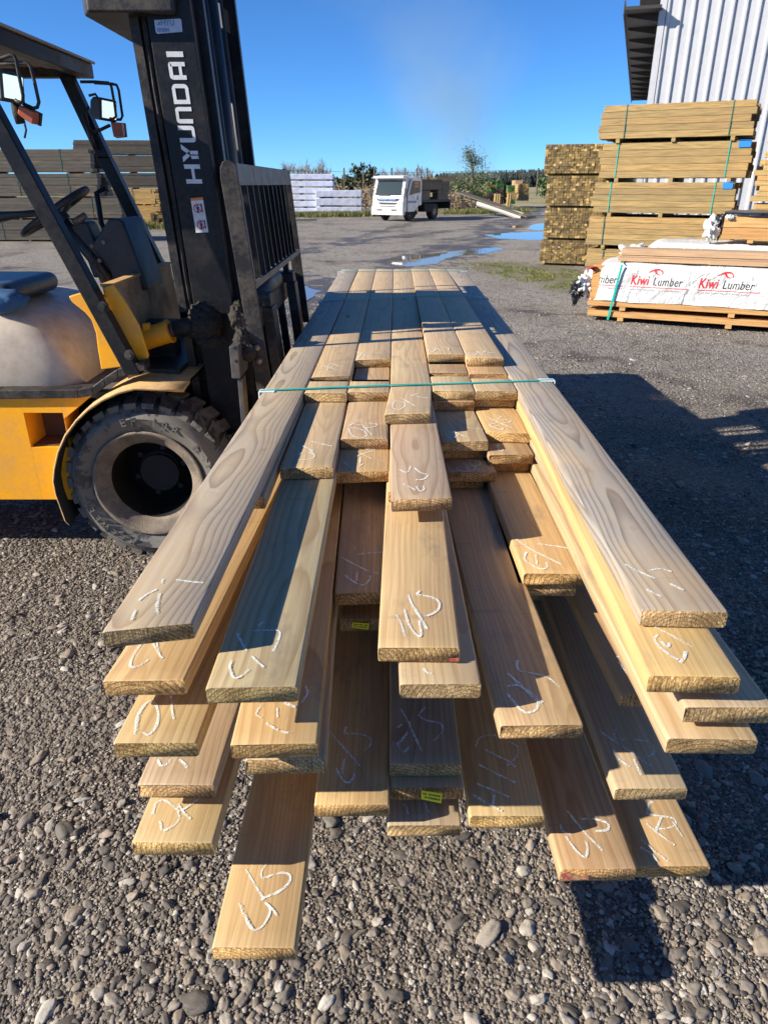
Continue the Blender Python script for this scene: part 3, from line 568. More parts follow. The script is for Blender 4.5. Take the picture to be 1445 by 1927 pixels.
# col, layer, left px, right px, tint, grey, label, chalk
FR = [
 (1, 0, (197, 1189), (358, 1170), (.98, .98, .96), .75, 'long grey weathered top board on the left edge of the pack, outermost', cr(C2, [[(425, 632), (480, 640), (560, 648)], [(362, 630), (355, 650)], [(330, 680), (280, 705), (240, 735)], [(345, 700), (330, 760), (335, 800)], [(225, 780), (205, 830)]])),
 (1, 4, (193, 1281), (348, 1279), ORG, 0, 'orange board with a chalk loop, directly below the weathered left edge board', cr(C2, [[(255, 945), (212, 1010), (200, 1060), (245, 1058), (290, 1025)], [(330, 945), (340, 990), (358, 1020)], [(310, 945), (350, 1015)]])),
 (1, 6, (212, 1398), (371, 1396), YLW, .1, 'yellowish board chalked with a tall oval and a stroke, lower left of pack', cr(C5, [[(222, 345), (232, 260), (265, 205), (300, 182), (328, 205), (338, 255), (325, 310), (290, 348), (262, 335)], [(400, 155), (405, 225), (414, 272)], [(228, 330), (240, 250), (275, 195)]])),
 (1, 10, (258, 1476), (403, 1477), PNK, .3, 'short pinkish grey board end between two yellow boards at lower left', cr(C5, [[(335, 470), (350, 500), (385, 490), (395, 468)], [(440, 470), (465, 490), (480, 512)]])),
 (1, 12, (247, 1585), (402, 1585), YLW, 0, 'lowest left yellow board with a chalk loop and cross', cr(C5, [[(310, 740), (325, 690), (360, 672), (400, 690), (440, 730)], [(345, 775), (360, 820), (410, 800), (440, 760), (430, 700)], [(435, 690), (465, 735), (497, 765)], [(430, 735), (480, 705), (535, 668)]])),
 (2, 2, (386, 1294), (560, 1290), GRN, .25, 'wide greenish board with rough sawn end, second from left and half in shadow', cr(C2, [[(800, 885), (870, 882), (935, 888), (925, 940), (905, 985)], [(725, 895), (750, 945), (775, 985)], [(860, 838), (830, 862)], [(800, 1010), (830, 1040), (860, 1065)], [(700, 1030), (690, 1070), (710, 1115), (745, 1110), (785, 1075)]])),
 (2, 5, (433, 1400), (598, 1397), (1.05, .95, .75), 0, 'golden board with smudged chalk just under the wide greenish board', cr(C5, [[(850, 195), (820, 245), (848, 262)], [(925, 215), (925, 262)], [(960, 190), (1000, 205), (1035, 220)], [(870, 290), (920, 320), (960, 335), (995, 338)], [(1060, 100), (1075, 140), (1045, 190)]])),
 (2, 7, (468, 1430), (607, 1428), W_, .2, 'thin board end peeping out under the golden board', None),
 (2, 15, (398, 1783), (557, 1783), ORG, 0, 'lowest and longest board, nearest the camera, with large chalk letters', cr(C5, [[(770, 1015), (800, 1065), (832, 1118), (862, 1162)], [(882, 975), (850, 1018), (850, 1055), (895, 1045), (950, 1030), (988, 1045), (978, 1085), (930, 1125), (870, 1150), (845, 1165)], [(735, 1182), (765, 1250), (800, 1308), (845, 1300), (880, 1250), (890, 1205), (865, 1178)], [(865, 1178), (905, 1215), (922, 1242)], [(745, 1190), (775, 1262), (803, 1310)]])),
 (2, 1, (526, 881), (627, 878), PALE, .1, 'pale board chalked with an oval and dash, stepped out under the near strap', cr(S1, [[(385, 1085), (440, 1085), (520, 1070), (540, 1040), (500, 1020), (430, 1018), (385, 1045), (345, 1035)], [(425, 955), (470, 975), (525, 1010)], [(510, 915), (580, 935), (640, 948), (700, 962)]])),
 (3, 1, (641.5, 825), (730, 825), PNK, .15, 'pinkish board chalked with an oval and slash, left of the raised centre board', cr(S1, [[(850, 800), (870, 850), (920, 880), (985, 880), (1015, 855), (990, 825), (930, 800), (870, 795)], [(860, 775), (880, 760), (930, 765), (980, 770)], [(980, 775), (1020, 815), (1060, 860)], [(985, 795), (1060, 790), (1105, 772), (1090, 758), (1030, 752)]])),
 (3, 2, (632, 889), (732, 885), ORG, 0, 'golden board with a chalk cross, below the pinkish board left of centre', cr(S1, [[(905, 995), (980, 1035), (1060, 1078)], [(905, 1060), (990, 1025), (1075, 1000), (1070, 990), (1000, 990)], [(955, 1065), (950, 1115)], [(980, 1120), (930, 1150)], [(800, 1100), (860, 1150)]])),
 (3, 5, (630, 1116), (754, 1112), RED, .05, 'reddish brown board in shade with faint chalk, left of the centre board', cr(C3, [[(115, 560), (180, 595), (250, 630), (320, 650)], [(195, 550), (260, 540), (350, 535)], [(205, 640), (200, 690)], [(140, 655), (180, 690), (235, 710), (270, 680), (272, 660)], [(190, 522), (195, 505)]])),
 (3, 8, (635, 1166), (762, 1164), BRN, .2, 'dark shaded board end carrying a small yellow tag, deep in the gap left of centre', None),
 (3, 12, (591, 1514), (733, 1512), ORG, 0, 'long board chalked with a slash and hook, sunlit only at its end', cr(C6, [[(180, 370), (230, 430), (290, 495), (340, 555)], [(265, 340), (260, 375), (330, 378), (395, 400), (395, 440), (360, 470)], [(255, 515), (245, 570), (240, 610)], [(210, 565), (240, 620), (275, 645), (300, 620), (312, 595)]])),
 (4, 0, (723.5, 779), (811, 777), W_, 0, 'centre top board with chalk near its rough end, crossing the near strap', cr(C1, [[(690, 655), (685, 680), (715, 688), (740, 670), (730, 655), (690, 650)], [(720, 635), (785, 672)], [(765, 625), (840, 638)], [(800, 618), (768, 625)]])),
 (4, 1, (736, 940), (851, 936), PNK, .25, 'centre board with stained chalked end, directly under the top centre board', cr(C3, [[(430, 95), (470, 110), (490, 75)], [(510, 85), (540, 110), (580, 125), (560, 145), (515, 150)], [(450, 170), (490, 190), (515, 205)], [(520, 185), (540, 210), (560, 200), (555, 180)]])),
 (4, 3, (711, 1217), (866, 1218), (1.04, .98, .86), 0, 'large sunlit centre board with a dark knot, bold chalk and red paint on its end', cr(C3, [[(415, 870), (440, 920), (460, 985)], [(475, 760), (500, 820), (545, 890), (578, 945)], [(490, 800), (540, 880), (570, 940)], [(455, 835), (480, 920), (520, 975), (545, 975), (535, 900)], [(520, 760), (600, 775), (640, 800), (635, 840), (590, 870), (560, 872)], [(540, 740), (520, 760)]])),
 (4, 4, (752, 1286), (906, 1285), W_, .2, 'grey striped board with ridged end, jutting right below the large centre board', cr(C3, [[(560, 1155), (575, 1175), (605, 1182)]])),
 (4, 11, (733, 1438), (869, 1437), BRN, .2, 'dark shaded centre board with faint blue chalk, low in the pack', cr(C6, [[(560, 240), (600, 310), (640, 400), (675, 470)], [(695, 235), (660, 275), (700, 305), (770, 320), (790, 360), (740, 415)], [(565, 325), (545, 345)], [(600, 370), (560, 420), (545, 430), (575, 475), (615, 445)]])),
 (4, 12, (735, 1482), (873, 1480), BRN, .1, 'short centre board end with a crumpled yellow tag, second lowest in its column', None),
 (4, 14, (728.5, 1553), (868, 1551), W_, .35, 'lowest centre board with a frayed grey end', cr(C6, [[(570, 755), (590, 780), (600, 815)], [(690, 755), (715, 810)]])),
 (5, 2, (831, 831), (919.4, 829), W_, 0, 'board with chalk half in shadow, right of the centre board near the strap', cr(S2, [[(540, 790), (600, 797), (715, 808)], [(445, 820), (440, 860), (480, 885)], [(440, 820), (500, 850), (565, 880)], [(520, 770), (495, 785)], [(490, 860), (445, 890)], [(380, 850), (430, 900)]])),
 (5, 3, (833.5, 845), (916.7, 843), BRN, 0, 'dark board end tucked under the half shaded board right of centre', None),
 (5, 4, (843.6, 888), (934.6, 887), PNK, .2, 'shaded short board with looped chalk, right of the centre boards', cr(C3, [[(740, 75), (735, 95), (790, 105), (830, 95), (820, 70), (770, 55)], [(760, 60), (800, 80)], [(790, 45), (850, 50), (855, 70), (810, 75)]])),
 (5, 6, (941, 1364.6), (1098, 1362), (1.0, .93, .86), .1, 'long wide board right of centre, shaded except its chalked and ragged end', cr(C3, [[(1005, 1180), (1060, 1230), (1120, 1290), (1195, 1335)], [(1060, 1110), (1055, 1145), (1080, 1170), (1160, 1185), (1230, 1210), (1280, 1255)], [(1005, 1250), (1060, 1245), (1120, 1280), (1165, 1320), (1160, 1370), (1110, 1390), (1060, 1360), (1005, 1290)], [(1120, 1290), (1165, 1330), (1190, 1340)]])),
 (5, 13, (884, 1535), (1026, 1535), YLW, 0, 'yellow low board with several parallel chalk strokes, right of the lowest centre board', cr(C6, [[(970, 450), (985, 405), (1040, 385), (1080, 388)], [(1150, 420), (1195, 450), (1190, 500), (1140, 550)], [(1020, 465), (1090, 500), (1150, 530), (1185, 560)], [(985, 545), (1080, 595), (1185, 645)], [(975, 650), (1050, 680), (1150, 722)], [(945, 705), (1030, 755), (1110, 798)], [(1068, 710), (1060, 770)]])),
 (6, 2, (915, 812.7), (999, 815), ORG, 0, 'golden board clearly chalked with a slash and letter, near right strap end', cr(S2, [[(745, 692), (860, 745), (975, 795)], [(885, 690), (850, 715), (920, 720), (968, 722), (950, 745), (905, 748)], [(840, 750), (775, 768), (810, 790), (885, 812), (895, 795)], [(825, 780), (860, 772)]])),
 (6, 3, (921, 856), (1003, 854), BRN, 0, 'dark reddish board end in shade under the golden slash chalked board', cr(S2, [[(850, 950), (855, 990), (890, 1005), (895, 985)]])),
 (6, 5, (985, 1078), (1100, 1079), ORG, 0, 'tan board with crossed chalk strokes on its sunlit end, inside the right edge', cr(C3, [[(1050, 465), (1130, 520), (1210, 560), (1290, 600)], [(1165, 490), (1240, 500), (1330, 515)], [(1105, 535), (1095, 570), (1130, 600), (1180, 625), (1215, 615), (1210, 590)], [(1155, 550), (1160, 600)]])),
 (6, 6, (972, 1098), (1084, 1100), W_, 0, 'thin shaded board end directly under the tan cross chalked board', None),
 (6, 15, (1054, 1636.6), (1199, 1634), RED, .1, 'low reddish board with red paint on its end corner, lower right', cr(C7, [[(510, 680), (550, 730), (600, 790), (640, 830), (675, 865)], [(480, 745), (490, 775), (530, 790)], [(570, 720), (640, 720), (700, 740), (695, 770), (640, 775)], [(505, 800), (540, 850), (580, 890), (600, 890), (605, 850), (595, 820)]])),
 (7, 0, (1207, 1147), (1371, 1150.5), (.96, .95, .95), 1.0, 'long grey weathered top board on the right edge of the pack', cr(C4, [[(675, 605), (740, 640), (835, 682)], [(805, 640), (865, 630), (925, 645)], [(790, 740), (870, 780)], [(915, 710), (990, 745)]])),
 (7, 1, (1220, 1271), (1395, 1273.6), (1.1, 1.02, .80), 0, 'golden board with brown stain and chalk, just below the grey right edge board', cr(C4, [[(850, 985), (835, 1010), (870, 1060), (935, 1105), (960, 1120)], [(870, 1020), (900, 1050), (915, 1030)], [(820, 935), (900, 975), (1040, 1050)], [(1000, 1075), (990, 1110), (970, 1135)]])),
 (7, 2.6, (1288, 1329), (1458, 1331), W_, .3, 'rightmost board with black striped end grain, jutting out to the right', None),
 (7, 4, (1256, 1388), (1427.6, 1390), (1.02, .98, .92), .2, 'pale board with coarse diagonal end, lowest of the right edge fan', None),
 (7, 9, (1167, 1306), (1297, 1308), RED, 0, 'half hidden reddish board with a chalk curl, behind the fanned right boards', cr(C4, [[(625, 1105), (665, 1100)], [(635, 1130), (670, 1175), (715, 1225)]])),
 (7, 12, (1157.5, 1483), (1294, 1482), W_, .2, 'shaded board with chalk across its lit right corner, lower right', cr(C7, [[(665, 310), (720, 350), (800, 400), (850, 440), (905, 475)], [(735, 300), (735, 345), (820, 350), (890, 360), (915, 390), (905, 420), (860, 435)], [(725, 395), (750, 440), (805, 475)], [(820, 440), (855, 515)]])),
 (7, 16, (1198, 1630), (1337, 1628), ORG, 0, 'bottom right golden board with chalk strokes down its length', cr(C7, [[(880, 700), (890, 650), (910, 640)], [(885, 695), (940, 705), (1000, 715), (1015, 745), (960, 765), (920, 760)], [(950, 705), (920, 780)], [(880, 740), (940, 790), (1010, 840)], [(855, 815), (920, 870), (980, 915)], [(850, 850), (900, 880), (930, 915)], [(1000, 730), (1045, 800)]])),
 # behind the near strap
 (2, 0, (582, 710), (657, 706), PALE, .15, 'pale top board chalked at its end, second from left behind the strap', cr(S1, [[(618, 228), (680, 250), (740, 270)], [(685, 210), (690, 215), (760, 235), (820, 245)], [(650, 268), (700, 240)]])),
 (3, 0, (660, 677), (726.5, 675), PALE, .05, 'pale top board chalked at its end, third from left behind the strap', cr(S1, [[(915, 105), (980, 130), (1040, 155)], [(990, 110), (1060, 115), (1140, 112)], [(930, 165), (975, 110)]])),
 (5, -1, (797, 666), (866, 666), PALE, .05, 'raised top board with chalk, third from right behind the strap', cr(S2, [[(215, 85), (230, 105), (270, 100), (290, 80), (260, 75)], [(300, 75), (340, 95)], [(345, 65), (400, 70), (405, 90)]])),
 (6, -1, (870, 673), (940.5, 673), PALE, .1, 'raised top board with chalk, second from right behind the strap', cr(S2, [[(580, 115), (590, 135), (640, 135), (655, 118), (600, 110)], [(660, 100), (715, 135)], [(690, 115), (735, 105), (725, 95)], [(760, 120), (815, 110)]])),
 (6, 0, (880, 703), (953, 703), RED, 0, 'narrow strip of chalked board just under the second raised board', cr(S2, [[(620, 285), (660, 290)], [(690, 285), (735, 290)]])),
]
vis = {}
for (c, k, pl, pr, tint, grey, label, marks) in FR:
    L = Uz(pl[0], pl[1], lz(k)); R = Uz(pr[0], pr[1], lz(k)); mid = (L + R) / 2; wd = min(.142, max(.134, R.x - L.x))
    sk = max(-.025, min(.025, R.y - L.y))
    vis[(c, k)] = mid.y
    board(c, k, mid.y, mid.x, skew=sk, w=wd, tint=tint, grey=grey, label=label, marks=marks, tilt=(TH if k == -1 else 0), yb=(2.69 if (c, k) == (6, 0) else None))
# filler pieces and hidden boards
for (c, y0, y1, lab) in ((2, 2.285, 2.43, 'short filler offcut under the strap, second from left'), (3, 2.295, 2.43, 'short filler offcut under the strap, just left of the centre board'),
                         (5, 2.31, 2.50, 'short filler offcut under the strap, just right of the centre board'), (6, 2.31, 2.47, 'short filler offcut under the strap, beside the grey right edge board')):
    board(c, 0, y0, tint=W_, label=lab, yb=y1)
    vis[(c, 0.001)] = y0
for c in range(1, 8):
    near = 9.
    ks = sorted(k for (cc, k) in vis if cc == c)
    hy = None
    for k in range(0, NL):
        upper = [vis[(c, q)] for q in ks if q < k]
        if (c, k) in vis or (k == 3 and c == 7): continue
        if k == 0: 
            if c == 5: board(5, 0, 2.56, yb=2.69, tint=BRN, label='board end in the dark slot behind the right filler offcuts')
            continue
        mn = min(upper) if upper else 2.3
        y = max(mn + .03, random.uniform(1.75, 2.2))
        lab = None
        if c == 1 and k == 1: y = 1.507; lab = 'short board end tucked beneath the weathered left edge board'
        if c == 1 and k == 8: y = 1.175; lab = 'shaded board end between the yellow boards at lower left'
        if c == 5 and k == 1: y = 2.30; lab = 'board end flush below the filler offcut right of centre'
        if c == 4 and k == 2: y = 1.62
        board(c, k, y, tint=random.choice([W_, BRN, RED, ORG]), grey=random.random() * .3, label=lab)
# red paint marks on two ends, yellow tags
def px_quad(name, pts, y, mat, parent, th=.001):
    mb = MB(); mb.prism([P(a, b, y) for a, b in pts], y - th, y, 0); o = mb.build(name, mat, parent)
    if parent is not None: o.location = -Vector(parent.location)
    return o
def findb(c, k):
    z = lz(k)
    for o in bpy.data.objects:
        if o.name.startswith('timber_board') and abs(o.location.z - z) < 1e-4 and abs(o.location.y - vis[(c, k)]) < 1e-5: return o
b = findb(6, 15); px_quad('red_paint_mark', [(1056, 1643), (1066, 1640), (1090, 1648), (1106, 1647), (1107, 1655), (1085, 1654), (1070, 1655), (1058, 1655)], vis[(6, 15)] - .013, M_DRED2, b)
b = findb(4, 3); px_quad('red_paint_mark', [(845, 1239), (862, 1238), (864, 1244), (846, 1244)], vis[(4, 3)] - .004, M_DRED2, b)
def ytag(pts, y, parent, n):
    o = px_quad('yellow_tag', pts, y, M_YTAG, parent, .0012)
    mb = MB(); a, b_, c_, d = [Vector((*P(p[0], p[1], y), 0)) for p in pts]
    for i in range(2):
        for j in range(9):
            u0 = .08 + j * .095; v0 = .2 + i * .38; 
            if random.random() < .15: continue
            def q(u, v): r = a.lerp(b_, u).lerp(d.lerp(c_, u), v); return (r.x, r.y)
            w_ = random.uniform(.04, .075); mb.prism([q(u0, v0), q(u0 + w_, v0), q(u0 + w_, v0 + .17), q(u0, v0 + .17)], y - .002, y - .0013)
    p = mb.build('tag_print', M_DBLK, o)
ytag([(793, 1487), (832, 1493), (830, 1511), (792, 1503)], vis[(4, 12)] - .012, findb(4, 12), 1)
ytag([(663.5, 1171), (695, 1173), (693, 1184.5), (662, 1180)], vis[(3, 8)] - .006, findb(3, 8), 2)
# stone chip on board
mb = MB(); bv, bf = ico(1); c0 = Uz(850, 757, lz(2)) 
for p in bv: mb.v.append(tuple(Vector(p) * Vector((.016, .010, .009)) * (1 + .3 * mnoise.noise(Vector(p) * 2)) + c0 + Vector((0, 0, .005))) if False else (c0.x + p[0] * .016 * (1 + .3 * mnoise.noise(Vector(p) * 2)), c0.y + p[1] * .012, c0.z + .007 + p[2] * .008 * (1 + .3 * mnoise.noise(Vector(p) * 3))))
for f in bf: mb.face(list(f))
tag(mb.build('stone_chip', plain('pale_stone', (.42, .43, .44), .8, bumpscale=80, bumpd=.003), smooth=False), 'small grey stone chip lying on a board near the strap', 'stone')
# straps (things: packing bands round the pack)
def strap_band(y, h, label, wl=.014, skew=0.):
    e = empty('packing_strap', (0, y, 0), 0, label, 'strap', 'green straps round the board pack')
    xl = slotx(1, y) - .0715; xr = slotx(7, y) + .0715; zb = lz(NL - 1) - TH
    mb = MB(); pts = [(xl - .003, zb - .003), (xl - .003, lz(0) + .003)] 
    if h: pts += [(slotx(4, y) - .07, lz(0) + .006), (slotx(4, y) + .075, lz(h and -1 if False else 0) + .004), (slotx(5, y), lz(0) + .003)]
    else: hh_ = lz(0) + TH * (1 - (y - 2.7) / (YB - 2.7)) + .004; pts += [(slotx(5, y) - .07, hh_), (slotx(6, y) + .07, hh_)]
    pts += [(xr + .003, lz(0) + .003), (xr + .003, zb - .003)]
    sy = lambda x: skew * (x - xl) / (xr - xl)
    n = len(pts); t = .0009
    for i in range(n):
        a = pts[i]; b2 = pts[(i + 1) % n]; d = Vector((b2[0] - a[0], 0, b2[1] - a[1])).normalized(); nn = Vector((-d.z, 0, d.x)) * t
        p = [Vector((a[0], sy(a[0]) - wl / 2, a[1])), Vector((b2[0], sy(b2[0]) - wl / 2, b2[1])), Vector((b2[0], sy(b2[0]) + wl / 2, b2[1])), Vector((a[0], sy(a[0]) + wl / 2, a[1]))]
        mb.hexa([q - nn for q in p] + [q + nn for q in p])
    mb.build('band', M_STRAP, e)
    for x, sg in ((xl, 1), (xr, -1)):
        g = MB(); g.box(x - .006 if sg > 0 else x - .045, x + .045 if sg > 0 else x + .006, sy(x) - .019, sy(x) + .019, lz(0) + .0012, lz(0) + .0032)
        g.box(x - (.008 if sg > 0 else -.0035), x - (.0035 if sg > 0 else -.008), sy(x) - .019, sy(x) + .019, lz(0) - .035, lz(0) + .0032)
        g.build('corner_guard', M_GUARD, e, bevel=.001)
strap_band(2.30, 1, 'bright green strap pulled across the near end of the pack, with white corner guards', .013, .14)
strap_band(4.30, 0, 'green strap across the shaded middle of the board pack', .014, .1)
strap_band(5.80, 0, 'thin green strap across the sunlit far end of the board pack', .014, .05)
# ------------------------------------------------------------------ FORKLIFT
FB = Vector((-1.75, 3.55, 0)); fk = empty('forklift', FB, 0, 'yellow forklift with black mast and beige engine hood, parked beside the board pack', 'forklift')
def part(mb, name, mat, parent=None, **kw):
    o = mb.build(name, mat, parent or fk, **kw)
    if parent is None: o.location = -FB
    return o
def mast_x(x, z): return x - .056 * (z - 1.22)
def car_x(x, z): return x - .092 * (z - 1.2)
# body
mb = MB(); YN = 2.98
pr = [P(*q, YN) for q in ((62, 940), (92, 936), (84, 880), (90, 830), (116, 788), (176, 742))]
zt_, zb_ = pr[-1][1], pr[0][1]
prof = [(-3.15, zb_)] + pr + [(-3.15, zt_)]
# side skin with the step opening, then the rest of the hull behind it
ox0, ox1 = P(50, 800, YN)[0], P(123, 800, YN)[0]; oz1, oz0 = P(70, 777, YN)[1], P(70, 842, YN)[1]
hull = [(-3.15, zb_), (-1.52, zb_), (-1.52, zt_), (-3.15, zt_)]
mb.box(-3.15, ox0, YN, YN + .16, zb_, zt_); mb.box(ox0, ox1, YN, YN + .16, oz1, zt_); mb.box(ox0, ox1, YN, YN + .16, zb_, oz0)
xr_ = max(p[0] for p in pr[:5])
mb.prism([(ox1, zb_)] + [(max(p[0], ox1 + .002), p[1]) for p in pr[:5]] + [(pr[5][0], zt_), (ox1, zt_)], YN, YN + .16)
mb.box(-3.15, -1.58, YN + .16, 4.02, zb_, zt_ - .002)
body = part(mb, 'body', M_YEL, bevel=.008)
mb = MB(); mb.box(ox0 + .002, ox1 - .002, YN + .152, YN + .158, oz0, oz1); mb.box(ox0 + .002, ox1 - .002, YN + .02, YN + .15, oz0 + .001, oz0 + .006); part(mb, 'step_recess', plain('rusty_step', (.10, .055, .03), .8), body)
mb = MB(); mb.prism([(-3.15, .2), (-3.15, 1.15), (-3.35, 1.1), (-3.5, .9), (-3.5, .35), (-3.3, .2)], 3.02, 4.0); part(mb, 'counterweight', M_YEL, bevel=.03)
# floor + edge
fz = P(90, 745, 2.97)[1] + .012
mb = MB(); mb.box(-3.0, -1.17, 2.995, 4.0, fz - .03, fz); fl = part(mb, 'floor_plate', M_FLOOR, bevel=.004)
mb = MB(); 
edge = [P(*q, 2.97) for q in ((-400, 742), (0, 742), (150, 740), (178, 735), (200, 718), (225, 702), (252, 692), (275, 688))]
for a, b in zip(edge[:-1], edge[1:]): mb.hexa([(a[0], 2.955, a[1] - .018), (b[0], 2.955, b[1] - .018), (b[0], 3.03, b[1] - .018), (a[0], 3.03, a[1] - .018), (a[0], 2.955, a[1] + .02), (b[0], 2.955, b[1] + .02), (b[0], 3.03, b[1] + .02), (a[0], 3.03, a[1] + .02)])
part(mb, 'floor_edge', M_BLK2, fl, bevel=.004)
# hood: yz section swept along x, falling away to a rounded front
mb = MB(); half = [(0, 0), (-.012, .12), (-.006, .23), (.012, .285), (.045, .325), (.10, .345), (.2, .354), (.46, .357)]
yc0, yc1 = 3.05, 4.0; sec_ = [(yc0 + a, b) for a, b in half] + [(yc1 - a, b) for a, b in half[::-1][1:]]
nose = [(-2.6, 1, 0), (-2.2, 1, 0), (-1.85, .985, 0), (-1.70, .95, .005), (-1.60, .90, .012), (-1.52, .82, .022), (-1.455, .70, .035), (-1.41, .55, .05), (-1.38, .38, .07), (-1.355, .2, .09), (-1.34, .0, .11)]
for (x, hs_, ins) in nose:
    for (y, z) in sec_: f_ = 1 - 2 * (y - yc0) / (yc1 - yc0); mb.v.append((x, y + ins * max(-1, min(1, f_ * 1.2)), fz + z * hs_))
ns_ = len(sec_)
for i in range(len(nose) - 1):
    for j in range(ns_ - 1): a = i * ns_ + j; mb.face([a, a + 1, a + ns_ + 1, a + ns_][::-1])
mb.face(list(range(ns_)))
hood = part(mb, 'engine_hood', M_BEIGE, smooth=True); sd = hood.modifiers.new('sub', 'SUBSURF'); sd.levels = 2; sd.render_levels = 2
mb = MB(); pp = [P(*q, 3.035) for q in ((50, 702), (50, 650), (53, 615), (60, 601), (74, 592), (95, 583), (112, 580), (124, 585), (134, 597), (142, 612), (148, 630), (151, 645), (146, 658), (130, 670), (100, 685), (70, 697))]
# seat
mb = MB(); mb.box(-2.15, -1.60, 3.14, 3.68, fz + .335, fz + .425); st = part(mb, 'seat', M_SEAT, bevel=.05)
for q in st.modifiers: q.segments = 4
mb = MB(); mb.box(-2.3, -2.13, 3.14, 3.66, fz + .42, fz + .95); part(mb, 'seat_back', M_SEAT, bevel=.05)
mb = MB(); bvv, bff = ico(2); c0 = Vector((-1.62, 3.12, fz + .36))
for p in bvv:
    k = 1 + .35 * mnoise.noise(Vector(p) * 2.3); mb.v.append((c0.x + p[0] * .10 * k, c0.y + p[1] * .05 * k, c0.z + p[2] * .05 * k))
for f in bff: mb.face(list(f))
rag = mb.build('blue_rag', M_RAG, None, smooth=True); tag(rag, 'crumpled blue rag lying on the forklift hood below the seat', 'rag')
# cowl bracket, cowl panel
mb = MB(); mb.prism([P(*q, 3.0) for q in ((129, 558), (166, 547), (200, 560), (246, 683), (238, 690), (191, 696), (184, 655), (181, 628), (172, 602), (160, 588), (146, 577), (136, 569))], 3.0, 3.05); cb_ = part(mb, 'cowl_bracket', M_YEL, bevel=.005)
mb = MB(); mb.prism([P(*q, 3.016) for q in ((195, 541), (212, 535), (236, 568), (262, 612), (280, 668), (276, 684), (244, 684), (205, 600))], 3.016, 3.029); part(mb, 'cowl_side_plate', M_YEL, bevel=.004)
mb = MB(); mb.hexa([(-1.13, 3.03, .90), (-1.10, 3.03, .90), (-1.10, 3.95, .90), (-1.13, 3.95, .90), (-1.155, 3.03, 1.222), (-1.125, 3.03, 1.222), (-1.125, 3.95, 1.222), (-1.155, 3.95, 1.222)])
part(mb, 'cowl_panel', M_COWL, bevel=.004)
mb = MB(); mb.box(-1.162, -1.115, 3.03, 3.95, 1.218, 1.228); part(mb, 'cowl_edge', M_YELF, bevel=.002)
mb = MB(); mb.box(-1.13, -.9, 3.1, 3.9, .80, .86); mb.box(-1.12, -.98, 3.35, 3.45, .86, 1.02); mb.cyl((-1.09, 3.1, .9), (-1.09, 3.9, .9), .03); part(mb, 'front_frame', M_BLK2)
# fender
mb = MB(); fn = [P(*q, 2.9) for q in ((345, 733), (300, 731), (253, 729), (222, 737), (190, 752), (165, 769), (143, 790), (122, 818), (108, 850), (101, 882), (99, 905), (104, 930), (113, 955), (122, 980), (130, 988))]
nf_ = len(fn)
for y, dz in ((2.9, 0), (3.02, .012), (3.45, .012)):
    for (x, z) in fn: mb.v.append((x, y, z + dz))
for y, dz in ((2.9, -.006), (3.02, .004), (3.45, .004)):
    for i, (x, z) in enumerate(fn):
        t0 = Vector((fn[min(i + 1, nf_ - 1)][0] - fn[max(i - 1, 0)][0], fn[min(i + 1, nf_ - 1)][1] - fn[max(i - 1, 0)][1])).normalized()
        mb.v.append((x - t0.y * .006 * (1), y, z + dz + t0.x * .006))
for k in (0, 1):
    for i in range(nf_ - 1):
        a = k * nf_ + i; mb.face([a, a + 1, a + nf_ + 1, a + nf_], 0); a += 3 * nf_; mb.face([a, a + nf_, a + nf_ + 1, a + 1], 1)
for i in range(nf_ - 1): mb.face([i, 3 * nf_ + i, 3 * nf_ + i + 1, i + 1], 2)
mb.face([0, nf_, 4 * nf_, 3 * nf_], 2); 
fender = part(mb, 'fender', [M_YELF, M_DARK, M_YELF], smooth=True)  # black underside carries the wheel arch's shade in its colour
